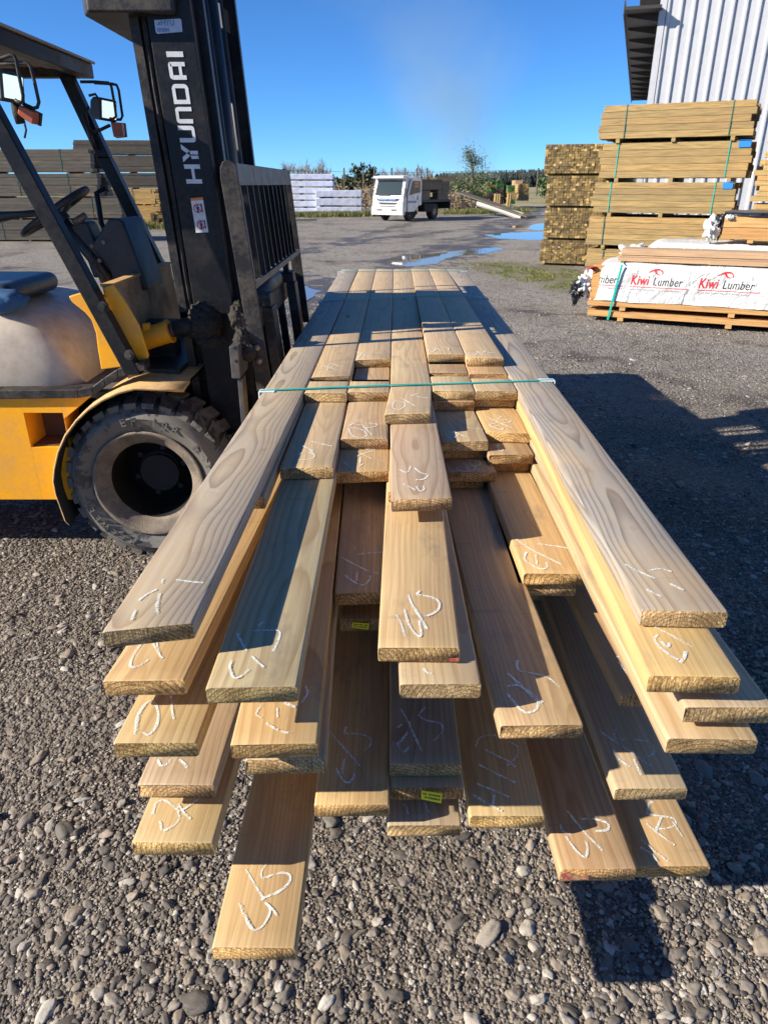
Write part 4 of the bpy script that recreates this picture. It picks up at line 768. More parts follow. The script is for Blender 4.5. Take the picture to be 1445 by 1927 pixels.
# wheels
def wheel(c, R, rim, width, sgn=1, text=True):
    e = MB(); cx_, cy_, cz_ = c
    prof = [(rim, .018), (rim + .012, .004), (rim + .035, -.006), (rim + .075, -.022), (R - .075, -.024), (R - .052, -.014), (R - .045, -.002), (R - .03, .012), (R - .018, .03), (R - .022, width * .5), (R - .018, width - .03), (R - .05, width), (rim, width - .02)]
    prof = [(r, sgn * h) for r, h in prof]
    e.lathe(prof if sgn > 0 else prof[::-1], c, 72)
    nl = 30
    for k in range(nl):         # lugs wrap from the shoulder onto the tread
        a = 2 * math.pi * k / nl
        def pt(r, ang, h): return (cx_ + r * math.cos(ang), cy_ + sgn * h, cz_ + r * math.sin(ang))
        da = .072; 
        for (h0, h1, ra, rb, sh) in ((.004, .125, R - .026, R + .004, .05), (.135, .24, R - .026, R + .004, -.05)):
            ro = (R - .012 if h0 < .01 else rb)
            q = [pt(R - .055 if h0 < .01 else ra, a - da, h0), pt(R - .055 if h0 < .01 else ra, a + da, h0), pt(ra, a + da + sh, h1), pt(ra, a - da + sh, h1), pt(ro, a - da, h0 + .005), pt(ro, a + da, h0 + .005), pt(rb, a + da + sh, h1), pt(rb, a - da + sh, h1)]
            if sgn > 0: e.hexa([q[1], q[0], q[3], q[2], q[5], q[4], q[7], q[6]])
            else: e.hexa(q)
    tyre_parent = e.build('wheel', M_RUB, fk, bevel=.004); tyre_parent.location = -FB
    e = MB(); prof = [(rim + .012, .002), (rim + .016, -.008), (rim + .010, -.012), (rim - .002, -.004), (rim - .012, .010), (rim - .034, .022), (rim - .044, .030), (rim - .052, .042)]
    prof = [(r, sgn * h) for r, h in prof]
    e.lathe(prof if sgn > 0 else prof[::-1], c, 64); e.build('rim', M_RIM, tyre_parent, smooth=True)
    e = MB(); prof = [(rim - .0525, .0415), (rim - .055, .06), (rim - .06, .17), (rim - .061, .24), (.02, .242)]; prof = [(r, sgn * h) for r, h in prof]; e.lathe(prof if sgn > 0 else prof[::-1], c, 40); e.build('rim_dish', M_HUB, tyre_parent)
    e = MB(); prof = [(rim - .061, .235), (.12, .20), (.095, .17), (.06, .15), (.001, .148)]; prof = [(r, sgn * h) for r, h in prof]
    e.lathe(prof if sgn > 0 else prof[::-1], c, 40)
    for k in range(6):
        a = k * math.pi / 3 + .3; p = (cx_ + .115 * math.cos(a), cz_ + .115 * math.sin(a)); e.cyl((p[0], cy_ + sgn * .21, p[1]), (p[0], cy_ + sgn * .175, p[1]), .014, 6)
    e.build('hub', M_HUB, tyre_parent)
    if text:
        def arc_text(s, a0, rad, size, step, ro=0.):
            for i, ch in enumerate(s):
                if ch == ' ': continue
                cu = bpy.data.curves.new('t', 'FONT'); cu.body = ch; cu.size = size; cu.extrude = .0018; cu.align_x = 'CENTER'; cu.resolution_u = 3
                to = bpy.data.objects.new('t', cu); COL.objects.link(to); bpy.context.view_layer.update()
                me = bpy.data.meshes.new_from_object(to.evaluated_get(bpy.context.evaluated_depsgraph_get())); bpy.data.objects.remove(to)
                a = a0 - i * step
                M = Matrix.Translation((cx_ + rad * math.cos(a), cy_ - .0235, cz_ + rad * math.sin(a))) @ Matrix.Rotation(-(a - math.pi / 2), 4, 'Y') @ Matrix.Rotation(math.pi / 2, 4, 'X')
                me.transform(M); letters.append(me)
        letters = []
        arc_text('KEEWEE', math.radians(248), .283, .045, -.0 + .155 * 1); arc_text('EF 108', math.radians(103), .285, .05, .15)
        arc_text('8.15', math.radians(38), .285, .035, .11)
        mbx = MB()
        for me in letters:
            b0 = len(mbx.v); mbx.v += [tuple(v.co) for v in me.vertices]
            for p in me.polygons: mbx.face([b0 + i for i in p.vertices])
        mbx.build('sidewall_lettering', M_RUB, tyre_parent)
    return tyre_parent
wheel((-1.055, 2.955, .373), .385, .235, .25)
wheel((-1.055, 4.12, .373), .385, .235, .25, -1, False)
wheel((-2.75, 3.03, .30), .30, .17, .2, 1, False); wheel((-2.75, 4.0, .30), .30, .17, .2, -1, False)
# pillars, roof
def beam(name, a, b, wx, wy, mat, y, nudge=0, pts=None, **kw):
    mb = MB(); pts = pts or [a, b]
    for p, q in zip(pts[:-1], pts[1:]):
        mb.hexa([(p[0] - wx, y, p[1]), (p[0], y, p[1]), (p[0], y + wy, p[1]), (p[0] - wx, y + wy, p[1]), (q[0] - wx, y, q[1]), (q[0], y, q[1]), (q[0], y + wy, q[1]), (q[0] - wx, y + wy, q[1])])
    return part(mb, name, mat, bevel=.005, **kw)
pil = beam('roof_pillar', None, None, .066, .062, M_BLK, 2.952, pts=[(-1.022, .87), (-1.50, 2.09)])
for q in ((194.5, 577), (244, 668)):
    mb = MB(); x, z = P(*q, 2.945); mb.lathe([(.001, -.010), (.011, -.010), (.011, -.004), (.021, -.003), (.021, .009)], (x, 2.945, z), 16); mb.build('pillar_bolt', M_BLK2, pil, smooth=False)
beam('roof_pillar', None, None, .062, .062, M_BLK, 3.93, pts=[(-1.125, 1.12), (-1.36, 1.72), (-1.485, 2.07)])
beam('roof_pillar', None, None, .06, .06, M_BLK, 2.955, pts=[(-2.75, .85), (-2.70, 2.08)]); beam('roof_pillar', None, None, .06, .06, M_BLK, 3.96, pts=[(-2.75, .85), (-2.70, 2.08)])
mb = MB(); rz0, rz1 = 2.065, 2.125
mb.box(-1.47, -1.41, 2.88, 4.03, rz0, rz1); mb.box(-2.9, -1.47, 3.97, 4.03, rz0, rz1 - .01); mb.box(-2.9, -1.47, 2.88, 2.94, rz0, rz1 - .01); mb.box(-2.95, -2.9, 2.88, 4.03, rz0, rz1)
roof = part(mb, 'roof_frame', M_BLK2, bevel=.005)
mb = MB(); i = 0; x = -1.50
while x > -2.85: mb.box(x - .11, x, 2.94, 3.97, rz0 + .035 + (.006 if i % 2 else 0), rz0 + .045 + (.006 if i % 2 else 0)); x -= .118; i += 1
mb.build('roof_panel', plain('grey_roof_board', (.25, .22, .19), .8, dirt=(.12, .10, .09)), roof)
mb = MB(); mb.box(-2.96, -1.40, 2.87, 4.04, rz1 + .002, rz1 + .012); mb.build('roof_sheet', plain('tan_sheet', (.42, .36, .33), .6), roof)
mb = MB(); mb.tube([(-1.39, 3.90, 1.58), (-1.43, 3.88, 1.56), (-1.43, 3.88, 1.42), (-1.36, 3.88, 1.25), (-1.30, 3.90, 1.24)], .014); part(mb, 'grab_handle', M_BLK, smooth=True)
# steering wheel, levers, dash
sc_ = Vector((-1.50, 3.52, 1.485)); ax = Vector((-.52, -.12, .85)).normalized(); e1 = ax.cross(Vector((0, 1, 0))).normalized(); e2 = ax.cross(e1)
mb = MB(); mb.tube([sc_ + (e1 * math.cos(a) + e2 * math.sin(a)) * .175 for a in [i * math.pi / 18 for i in range(36)]], .0145, 10, closed=True)
for a in (0.4, 2.5, 4.6): mb.tube([sc_ - ax * .03, sc_ + (e1 * math.cos(a) + e2 * math.sin(a)) * .17], .011, 8)
mb.cyl(sc_ - ax * .05, sc_ - ax * .01, .04, 16); sw = part(mb, 'steering_wheel', M_PLAST, smooth=True); sw.data.set_sharp_from_angle(angle=math.radians(50))
mb = MB(); mb.tube([sc_ - ax * .04, Vector((-1.26, 3.5, 1.15))], .028, 10); part(mb, 'steering_column', M_PLAST, smooth=True)
mb = MB()
for dy, r in ((0, .013), (.05, .012)):
    mb.tube([Vector((*P(84, 401, 3.3 + dy),)).to_3d() if False else (P(84, 401 - dy * 60, 3.3)[0], 3.3 + dy, P(84, 401 - dy * 60, 3.3)[1]), (P(30, 404, 3.3)[0], 3.3 + dy, P(30, 404, 3.3)[1]), (P(-30, 412, 3.3)[0], 3.3 + dy, P(-30, 412, 3.3)[1])], [r, r * 1.1, r * 2.2], 10)
part(mb, 'control_lever', M_PLAST, smooth=True)
mb = MB(); mb.prism([P(*q, 3.42) for q in ((170, 462), (178, 452), (203, 414), (222, 410), (232, 418), (279, 545), (222, 560), (206, 505), (175, 470))], 3.42, 3.70); da = part(mb, 'dash_console', M_PLAST, bevel=.012)
for q in ((196, 456), (174, 463), (188, 490)):
    mb = MB(); x, z = P(*q, 3.42); mb.lathe([(.001, -.006), (.008, -.006), (.011, .002)], (x, 3.418, z), 10); mb.build('screw', M_BARE, da)
mb = MB(); mb.prism([P(*q, 3.5) for q in ((132, 424), (150, 416), (163, 418), (170, 430), (186, 474), (200, 520), (176, 524), (160, 480), (140, 450))], 3.5, 3.62); part(mb, 'column_cover', M_PLAST, bevel=.012)
mb = MB(); x, z = P(146, 410, 3.5); mb.tube([(x - .02, 3.5, z - .02), (x + .04, 3.5, z + .01)], .016, 10); part(mb, 'ignition_switch', M_BARE, smooth=True)
mb = MB(); mb.tube([(*P(170, 480, 3.35)[:1], 3.35, P(170, 480, 3.35)[1]), (P(190, 520, 3.35)[0], 3.35, P(190, 520, 3.35)[1]), (P(205, 560, 3.35)[0], 3.35, P(205, 560, 3.35)[1])], .012, 8); part(mb, 'pedal_arm', M_BLK2)
# work lights with wire guards and amber indicators
def P3(px, py, y): v = Uy(px, py, y); return (v.x, v.y, v.z)
def worklight(c, s, d):
    d = Vector(d).normalized(); e = Vector((0, 1, 0)); e = (e - d * e.dot(d)).normalized(); u = d.cross(e); 
    M = Matrix((( d.x, e.x, u.x, c[0]), (d.y, e.y, u.y, c[1]), (d.z, e.z, u.z, c[2]), (0, 0, 0, 1)))
    mb = MB(); mb.prism([(-.05, -.035), (-.02, -.055), (.045, -.055), (.045, .055), (-.02, .055), (-.05, .035)], -.055, .055)
    mb.v = [tuple(M @ (Vector(p) * s)) for p in mb.v]; wl = part(mb, 'work_light', M_PLAST, bevel=.01 * s)
    mb = MB(); mb.box(.0455, .050, -.044, .044, -.042, .042); mb.v = [tuple(M @ (Vector(p) * s)) for p in mb.v]; mb.build('lens', M_LAMP, wl, bevel=.004 * s)
    mb = MB()
    for k in range(5): mb.box(-.058, -.02, -.04 + k * .018, -.034 + k * .018, -.03, .03)
    mb.v = [tuple(M @ (Vector(p) * s)) for p in mb.v]; mb.build('cooling_fin', M_PLAST, wl)
worklight(P3(12, 163, 2.88), .85, (.92, -.52, -.12)); worklight(P3(196, 206, 3.86), .85, (.85, -.62, -.12))
def loop(pts, y, dy, name):
    mb = MB(); mb.tube([P3(a, b, y + dy * i / len(pts)) for i, (a, b) in enumerate(pts)], .0065, 8); part(mb, name, M_BLK2, smooth=True)
loop([(-30, 124), (-5, 113), (20, 104), (27, 105), (31, 112), (36, 140), (44, 180), (43, 190), (38, 194), (29, 188)], 2.84, 0, 'light_guard')
loop([(-10, 120), (35, 119), (52, 119), (58, 125), (66, 155), (74, 192), (71, 202), (63, 204), (44, 195)], 2.93, 0, 'light_guard')
loop([(152, 154), (180, 154), (205, 156), (210, 162), (216, 195), (219, 219), (213, 224), (200, 221)], 3.84, 0, 'light_guard')
loop([(178, 156), (212, 158), (220, 160), (224, 170), (231, 218), (228, 225), (215, 225), (190, 222)], 3.93, 0, 'light_guard')
mb = MB(); mb.tube([P3(168, 180, 3.88), P3(180, 177, 3.88), (P3(187, 188, 3.88))], .006, 8); mb.tube([P3(168, 200, 3.9), P3(162, 215, 3.9), P3(168, 240, 3.9), P3(178, 250, 3.9)], .006, 8); mb.tube([P3(158, 215, 3.9), P3(170, 255, 3.9), P3(180, 282, 3.9)], .010, 8); part(mb, 'light_cable', M_PLAST, smooth=True)
def indicator(pts, y, dep, clear=None):
    mb = MB(); mb.prism([P(*q, y) for q in pts], y, y + dep); il = part(mb, 'indicator_lamp', M_ORG, bevel=.004)
    mb = MB(); q = [P(*q, y) for q in pts]; cx_ = sum(a[0] for a in q) / len(q); cz_ = sum(a[1] for a in q) / len(q)
    mb.prism([(cx_ + (a[0] - cx_) * 1.08, cz_ + (a[1] - cz_) * 1.06) for a in q], y + dep, y + dep + .02); mb.build('lamp_back', M_BLK2, il)
indicator([(36, 197), (64, 211), (62, 234), (48, 226), (33, 214)], 2.9, .05)
indicator([(208, 229), (229, 231), (232, 256), (214, 258)], 3.86, .04)
mb = MB(); mb.tube([P3(30, 190, 2.93), P3(34, 215, 2.93), P3(40, 232, 2.93)], .018, 8); mb.tube([P3(47, 232, 2.92), P3(50, 245, 2.92), P3(47, 260, 2.92)], .004, 6); part(mb, 'lamp_bracket', M_GRIME, smooth=True)
mb = MB(); mb.tube([P3(207, 236, 3.88), P3(188, 245, 3.9), P3(180, 246, 3.93)], .008, 8); part(mb, 'lamp_bracket', M_BLK2, smooth=True)
# mast
YM0, YM1 = 3.22, 4.18
mast = MB()
def mprism(mb, x0, x1, z0, z1, y0, y1, fx=mast_x, m=0):
    mb.hexa([(fx(x0, z0), y0, z0), (fx(x1, z0), y0, z0), (fx(x1, z0), y1, z0), (fx(x0, z0), y1, z0), (fx(x0, z1), y0, z1), (fx(x1, z1), y0, z1), (fx(x1, z1), y1, z1), (fx(x0, z1), y1, z1)], m)
ZT = 2.62
for y0, y1, fl in ((YM0, YM0 + .022, 1), (YM1 - .022, YM1, -1)):
    mprism(mast, -.842, -.672, .22, ZT, y0, y1)                     # web
for ya, yb in ((YM0 + .0225, YM0 + .075), (YM1 - .075, YM1 - .0225)):
    mprism(mast, -.842, -.815, .22, ZT, ya, yb); mprism(mast, -.70, -.672, .22, ZT, ya, yb)
ms = part(mast, 'mast', M_BLK, bevel=.004)
mb = MB(); mprism(mb, -.90, -.83, .3, 2.5, YM0 + .10, YM0 + .11); mprism(mb, -.920, -.885, .5, 2.36, YM0 + .03, YM0 + .07); mprism(mb, -.915, -.84, 1.0, 1.08, YM0 + .03, YM0 + .07); mprism(mb, -.915, -.84, 2.30, 2.36, YM0 + .03, YM0 + .07)
mb.tube([(mast_x(-.868, z), YM0 + .05 + .006 * math.sin(z * 9), z) for z in [.95 + i * .1 for i in range(15)]], .013, 8); part(mb, 'hose_guard', M_BLK2)
mb = MB()
for ya in (YM0 + .085, YM1 - .125): 
    mprism(mb, -.80, -.64, .20, ZT, ya, ya + .015); mprism(mb, -.80, -.775, .2, ZT, ya + .0155, ya + .04); mprism(mb, -.665, -.64, .2, ZT, ya + .0155, ya + .04)
part(mb, 'inner_mast', M_BLK, bevel=.003)
mb = MB()
for ya in (YM0 + .19, YM1 - .19): mb.tube([(mast_x(-.80, .3), ya, .3), (mast_x(-.80, 2.3), ya, 2.3)], .042, 16); mb.tube([(mast_x(-.80, 2.3), ya, 2.3), (mast_x(-.80, ZT), ya, ZT)], .026, 16)
part(mb, 'lift_cylinder', M_BLK, smooth=True)
mb = MB(); mb.tube([(mast_x(-.74, .6), 3.7, .6), (mast_x(-.74, ZT), 3.7, ZT)], .085, 20); part(mb, 'centre_cylinder', M_BLK, smooth=True)
mb = MB(); 
for ya in (3.52, 3.86): mprism(mb, -.70, -.69, .9, ZT, ya, ya + .035)
part(mb, 'lift_chain', M_GRIME)
mb = MB()
for ya, r in ((3.42, .012), (3.46, .012), (3.60, .012), (3.95, .012)): mb.tube([(mast_x(-.69, .8), ya, .8), (mast_x(-.69, 1.6), ya + .01, 1.6), (mast_x(-.69, ZT), ya, ZT)], r, 8)
part(mb, 'hydraulic_hose', M_PLAST, smooth=True)
mb = MB(); 
for z0, z1 in ((.35, .55), (1.0, 1.12), (2.45, ZT + .02)): mprism(mb, -.86, -.80, z0, z1, YM0 + .076, YM1 - .076)
part(mb, 'cross_member', M_BLK2, bevel=.004)
# top tie plate wrapping behind the mast
mb = MB(); tz = P(230, 22, 3.16)[1]
def hx(px, y): return P(px, 30, y)[0]
pl_ = [(-1.10, 3.17), (-.78, 3.17), (-.78, 3.24), (-.86, 3.26), (-.885, 3.5), (-.885, 3.9), (-.86, 4.15), (-.78, 4.2), (-1.10, 4.2), (-1.14, 4.12), (-1.14, 3.25)]
mb.prism([(a, b) for a, b in pl_], tz, tz + .16, axis='z'); part(mb, 'top_tie_plate', M_BLK2, bevel=.01)
# lettering on the mast (outer web faces the camera, -y)
def mface(px, py): 
    v = Uy(px, py, YM0 - .0005); return (v.x, v.z)
let = MB()
W0 = (344, 97)   # text runs downwards: px frame (u across mast, v along)
def LP(u, v):   # u 0..1 across (left to right edge of glyph rows), v 0..7.. along down the text
    y = 97 + v * (345.5 - 97)
    xl = 313 + (352 - 313) * v; xr = 344.5 + (381.5 - 344.5) * v
    return mface(xl + (xr - xl) * u, y - 0 * u)
def stroke(q): let.prism([LP(*p) for p in q], YM0 - .0022, YM0 - .0007)
def bar(u0, u1, v0, v1): stroke([(u0, v0), (u1, v0), (u1, v1), (u0, v1)])
# letters bottom (H) to top (I); text reads rotated, glyph baseline on the right side
bar(0, 1, .967, 1.0); bar(0, 1, .855, .888); bar(.42, .60, .888, .967)                      # H
stroke([(.5, .78), (1, .78), (1, .813), (.56, .813)]); stroke([(.5, .78), (.5, .82), (0, .733), (0, .695)]) if False else None
stroke([(.46, .752), (1, .752), (1, .788), (.46, .788)]); stroke([(0, .838), (0, .800), (.50, .752), (.50, .788)]); stroke([(0, .740), (.50, .788), (.50, .752), (0, .702)])  # Y
bar(0, .82, .655, .688); bar(0, .82, .562, .595); stroke([(.82, .562), (.95, .568), (1, .585), (1, .665), (.95, .682), (.82, .688)])                             # U
bar(.18, 1, .512, .545); bar(.18, 1, .420, .452); stroke([(.18, .420), (.05, .427), (0, .440), (0, .525), (.05, .538), (.18, .545)])                            # n
bar(0, 1, .366, .398); bar(0, .20, .29, .366); bar(.80, 1, .29, .366); stroke([(0, .275), (.10, .253), (.22, .246), (.78, .246), (.90, .253), (1, .275), (1, .29), (.80, .29), (.8, .278), (.2, .278), (.2, .29), (0, .29)])   # D
bar(0, 1, .078, .110) if False else None; bar(.2, 1, .180, .214); bar(.12, 1, .079, .112); stroke([(.2, .214), (.06, .206), (0, .19), (0, .10), (.04, .086), (.12, .079), (.22, .112), (.22, .180)]); bar(.60, .78, .112, .180)  # A
bar(0, 1, .0, .042)                                                                       # I
let.build('mast_lettering', M_DECAL, ms)
def decal(name, pts, mat, off=.0025, parent=ms, y=YM0):
    mb = MB(); mb.prism([P(*q, y) for q in pts], y - off, y - off + .0012); return mb.build(name, mat, parent)
dc = decal('maker_sticker', [(291, 38), (339, 35), (342, 38), (344, 60), (297, 64), (294, 61)], plain('pale_blue_sticker', (.42, .50, .62), .4, dirt=(.6, .62, .66), dirtamt=.6))
_last = [None]
def textmesh(s, size, M, name, mat, parent, ext=.0006, shear=0, bold=0, spacing=1.0):
    cu = bpy.data.curves.new('t', 'FONT'); cu.body = s; cu.size = size; cu.extrude = ext; cu.shear = shear; cu.offset = bold; cu.resolution_u = 4; cu.space_character = spacing
    to = bpy.data.objects.new('t', cu); COL.objects.link(to); bpy.context.view_layer.update()
    me = bpy.data.meshes.new_from_object(to.evaluated_get(bpy.context.evaluated_depsgraph_get())); bpy.data.objects.remove(to)
    me.transform(M); me.name = name; me.materials.clear(); me.materials.append(mat)
    o = bpy.data.objects.new(name, me); COL.objects.link(o); o.parent = parent; _last[0] = o; return o
def MT(px, py, y): v = Uy(px, py, y); return Matrix.Translation(v) @ Matrix.Rotation(math.pi / 2, 4, 'X')
textmesh('HYU', .026, MT(303, 48, YM0 - .004), 'sticker_print', M_DBLU, dc); textmesh('05084', .018, MT(297, 60, YM0 - .004), 'sticker_print', M_DBLU, dc)
mb = MB(); mb.prism([P(*q, YM0) for q in ((296, 47.5), (301, 41), (303, 47))], YM0 - .0045, YM0 - .0035); mb.build('sticker_emblem', M_DBLU, dc)
wd_ = decal('warning_sticker', [(359, 373), (382, 371), (393, 437), (369.5, 438)], M_DECAL)
mb = MB(); mb.prism([P(*q, YM0) for q in ((359, 373), (382, 371), (383, 376), (360, 378))], YM0 - .0042, YM0 - .003); mb.build('warning_header', M_DORG, wd_)
mb = MB(); mr = MB()
for (cx_, cy_) in ((372.5, 392), (379, 423)):
    q = Uy(cx_, cy_, YM0 - .004); r = .018
    for k in range(20):
        a0, a1 = k * math.pi / 10, (k + 1) * math.pi / 10
        mr.prism([(q.x + math.cos(a) * rr, q.z + math.sin(a) * rr) for a, rr in ((a0, r), (a1, r), (a1, r - .003), (a0, r - .003))], YM0 - .0042, YM0 - .0035)
    mr.prism([(q.x - .014, q.z + .011), (q.x - .012, q.z + .013), (q.x + .014, q.z - .011), (q.x + .012, q.z - .013)], YM0 - .0052, YM0 - .0045)
    mb.prism([(q.x + math.cos(k * .8) * .0035, q.z + .011 + math.sin(k * .8) * .0035) for k in range(8)], YM0 - .0045, YM0 - .0035)
    mb.prism([(q.x - .006, q.z + .006), (q.x - .006, q.z - .003), (q.x - .003, q.z - .003), (q.x - .003, q.z - .017), (q.x + .003, q.z - .017), (q.x + .003, q.z - .003), (q.x + .006, q.z - .003), (q.x + .006, q.z + .006)], YM0 - .0045, YM0 - .0035)
    mb.prism([(q.x + .013, q.z + .018), (q.x + .017, q.z + .018), (q.x + .020, q.z - .014), (q.x + .016, q.z - .014)], YM0 - .0046, YM0 - .0036)
mb.build('warning_figure', M_DBLK, wd_); mr.build('warning_circle', M_DRED, wd_)
# tilt cylinder and greasy pivot
mb = MB(); mb.tube([(-1.115, 3.2, .955), (-.955, 3.2, 1.005)], .048, 20); mb.tube([(-.955, 3.2, 1.005), (-.945, 3.2, 1.008)], .052, 20); tc = part(mb, 'tilt_cylinder', M_YEL, smooth=True); tc.data.set_sharp_from_angle(angle=math.radians(50))
mb = MB(); mb.box(-1.06, -1.03, 3.17, 3.2, 1.0, 1.045); part(mb, 'cylinder_port', M_YEL, bevel=.004)
mb = MB(); mb.tube([(-.945, 3.2, 1.008), (-.92, 3.2, 1.015)], .03, 16); mb.build('cylinder_rod', M_WORN, tc, smooth=True)
mb = MB(); mb.tube([(-.925, 3.2, 1.012), (-.80, 3.2, 1.045)], .040, 14); mb.box(-.86, -.80, 3.17, 3.22, .98, 1.02); part(mb, 'rod_eye', M_BLK2, smooth=True)
def lumps(name, items, mat, sub=3, amp=.3, fr=5):
    mb = MB(); bv, bf = ico(sub)
    for (c, r) in items:
        b0 = len(mb.v)
        for p in bv:
            k = 1 + amp * (mnoise.noise(Vector(p) * fr + Vector(c) * 9) + .5 * mnoise.noise(Vector(p) * fr * 2.5)); mb.v.append((c[0] + p[0] * r[0] * k, c[1] + p[1] * r[1] * k, c[2] + p[2] * r[2] * k))
        for f in bf: mb.face([b0 + int(i) for i in f])
    return part(mb, name, mat, smooth=True)
lumps('mast_pivot', [((-.775, 3.16, 1.05), (.065, .055, .075)), ((-.76, 3.15, .975), (.06, .04, .03)), ((-.80, 3.17, 1.08), (.05, .05, .05))], M_GRIME)
# carriage + backrest
def cprism(mb, x0, x1, z0, z1, y0, y1, m=0): mprism(mb, x0, x1, z0, z1, y0, y1, car_x, m)
YC0, YC1 = 2.955, 4.62
for (ya, yb) in ((YC1 - .014, YC1), (YC0, YC0 + .014)):
    mb = MB()
    pf = [(-.575, .80), (-.510, .80), (-.510, 1.665), (-.53, 1.680), (-.545, 1.682), (-.560, 1.675), (-.572, 1.655), (-.577, 1.62)]
    mb.prism([(car_x(x, z), z) for x, z in pf], ya, yb); bk = part(mb, 'backrest_frame', M_BLK2, bevel=.003)
mb = MB(); cprism(mb, -.530, -.512, 1.595, 1.672, YC0 + .0145, YC1 - .0145); cprism(mb, -.530, -.512, 1.215, 1.24, YC0 + .0145, YC1 - .0145); cprism(mb, -.53, -.514, 1.24, 1.595, YC0 + .0145, YC0 + .05); mb.build('backrest_rail', M_WORN, bk, bevel=.002)  # lighter grey steel puts the sky's reflection into the rail colour
for i in range(10):
    mb = MB(); y = YC0 + .05 + (YC1 - YC0 - .1) * (i + 1) / 11; cprism(mb, -.555, -.516, 1.24, 1.595, y, y + .012); mb.build('backrest_bar', M_BLK, bk, bevel=.001)  # bars take the blacker paint to stand in for the mast's shade
mb = MB(); cprism(mb, -.62, -.575, 1.0, 1.12, YC0 - .0, YC1); cprism(mb, -.62, -.575, .55, .66, YC0, YC1); cprism(mb, -.62, -.58, .66, 1.0, 3.3, 3.34); cprism(mb, -.62, -.58, .66, 1.0, 4.1, 4.14); cg = part(mb, 'carriage', M_BLK2, bevel=.006)
mb = MB(); x0, z1 = P(431, 652, 2.84); x1, z0 = P(453, 713, 2.84); mb.box(x0, x1, 2.84, 3.02, z0, z1); mb.box(x0 + .02, x1 + .005, 2.85, 2.93, .60, z0 - .002); mb.box(x0 + .015, x1 + .015, 2.86, 2.96, .48, .60 - .002); eb = part(mb, 'carriage_end_block', M_WORN, bevel=.004)
mb = MB()
for q in ((442, 655), (445, 680)): 
    a, c = P(q[0], q[1], 2.8385); mb.lathe([(.001, -.001), (.007, -.001), (.008, .004)], (a, 2.839, c), 12)
mb.build('bolt_hole', M_DARK, eb)
mb = MB()
for z in (.985, .93): mb.lathe([(.001, -.012), (.012, -.011), (.014, .002)], (car_x(-.545, z), YC0, z), 12)
mb.build('carriage_bolt', M_BARE, bk, smooth=True)
lumps('carriage_grease', [((-.585, 2.95, 1.0), (.035, .03, .06)), ((-.60, 3.0, 1.10), (.035, .05, .06)), ((-.56, 2.93, .97), (.03, .015, .035))], M_GRIME)
for fy in (3.25, 4.12):   # forks
    mb = MB(); cprism(mb, -.555, -.505, .36, 1.10, fy, fy + .13); mb.box(-.47, .75, fy, fy + .13, .352, .3955); fo = part(mb, 'fork', M_BLK2, bevel=.006)
    mb = MB(); cprism(mb, -.62, -.51, 1.10, 1.155, fy + .01, fy + .12); mb.build('fork_hook', M_BLK2, fo, bevel=.006)
mb = MB(); cprism(mb, -.565, -.535, 1.155, 1.20, 4.16, 4.2); mb.tube([(-.55, 4.18, 1.19), (-.55, 4.18, 1.215)], .02, 10); part(mb, 'fork_pin', M_BLK2)
mb = MB(); mb.tube([(-.60, 3.42, 1.135), (-.60, 4.0, 1.135)], .055, 18); part(mb, 'shift_cylinder', M_PLAST, smooth=True)
mb = MB(); mb.box(-1.58, -.80, 3.30, 3.86, .22, zt_ - .03); mb.box(-.79, -.70, 3.3, 4.1, .25, .65); mb.tube([(-1.05, 3.1, .37), (-1.05, 4.1, .37)], .09, 16); part(mb, 'axle', M_DARK)  # block blackened to stand in for shade inside the wheel arch

# timber bearers under the pack ends so that it is seen carried
for y in (2.75, 5.2): pass
# ------------------------------------------------------------------ TIMBER PACKS (local: x along the boards, y depth away, z up)
def pack(loc, rz, L, D, H, mat, rows, cols, label, name='timber_pack', group='stacked timber packs', straps=(.15, .85), strapmat=None, jit=.02, ends=False, cat='timber pack', seed=0, bear=True, detail=True, bh=.045):
    rd = random.Random(seed + int(loc[0] * 100) + int(loc[2] * 1000)); e = empty(name, loc, rz, label, cat, group)
    mb = MB(); bz = bh if bear else 0
    rh = (H - bz) / rows
    if not ends:
        cw = D / cols
        for r in range(rows):
            for c in range(cols):
                if 0 < r < rows - 1 and 0 < c < cols - 1: continue
                mb.tint = rd.random(); a = rd.uniform(-jit, jit) * 1.5; b = rd.uniform(-jit, jit) * 1.5; dy = rd.uniform(0, jit * .4) if c == 0 else 0
                mb.box(a, L + b, c * cw + dy, (c + 1) * cw - .001, bz + r * rh, bz + (r + 1) * rh - rh * .035)
    else:
        cw = L / cols
        for r in range(rows):
            for c in range(cols):
                mb.tint = min(1, max(0, rd.gauss(.45, .27))); a = rd.uniform(-jit, jit) * 1.2; g = cw * .03
                mb.box(c * cw + g, (c + 1) * cw - g, a, D + rd.uniform(-jit, jit), bz + r * rh + g, bz + (r + 1) * rh)
    mb.tint = .5
    mb.build('boards', mat, e, bevel=(.003 if detail and not ends else 0))
    if bear:
        for s in (.12, .5, .88):
            b2 = MB(); b2.tint = .8
            if ends: b2.box(0, L, D * s, D * s + .08, 0, bz - .002)
            else: b2.box(L * s, L * s + .07, .0, D, 0, bz - .002)
            b2.build('bearer', mat, e)
    for s in straps:
        b2 = MB(); x = L * s; w_ = .016; t = .004; o_ = jit * .4 if not ends else jit * 1.3
        if ends: continue
        b2.box(x, x + w_, -t - .001, -.001, bz, H + t); b2.box(x, x + w_, -.001, D + t, H + .001, H + t + .001); b2.box(x, x + w_, D + .001, D + t, bz, H + t)
        b2.build('strap', strapmat or M_STRAPD, e)
    return e
YAW = math.radians(-27)
def along(p, yaw, d, up=0): return (p[0] + math.cos(yaw) * d, p[1] + math.sin(yaw) * d, p[2] + up)
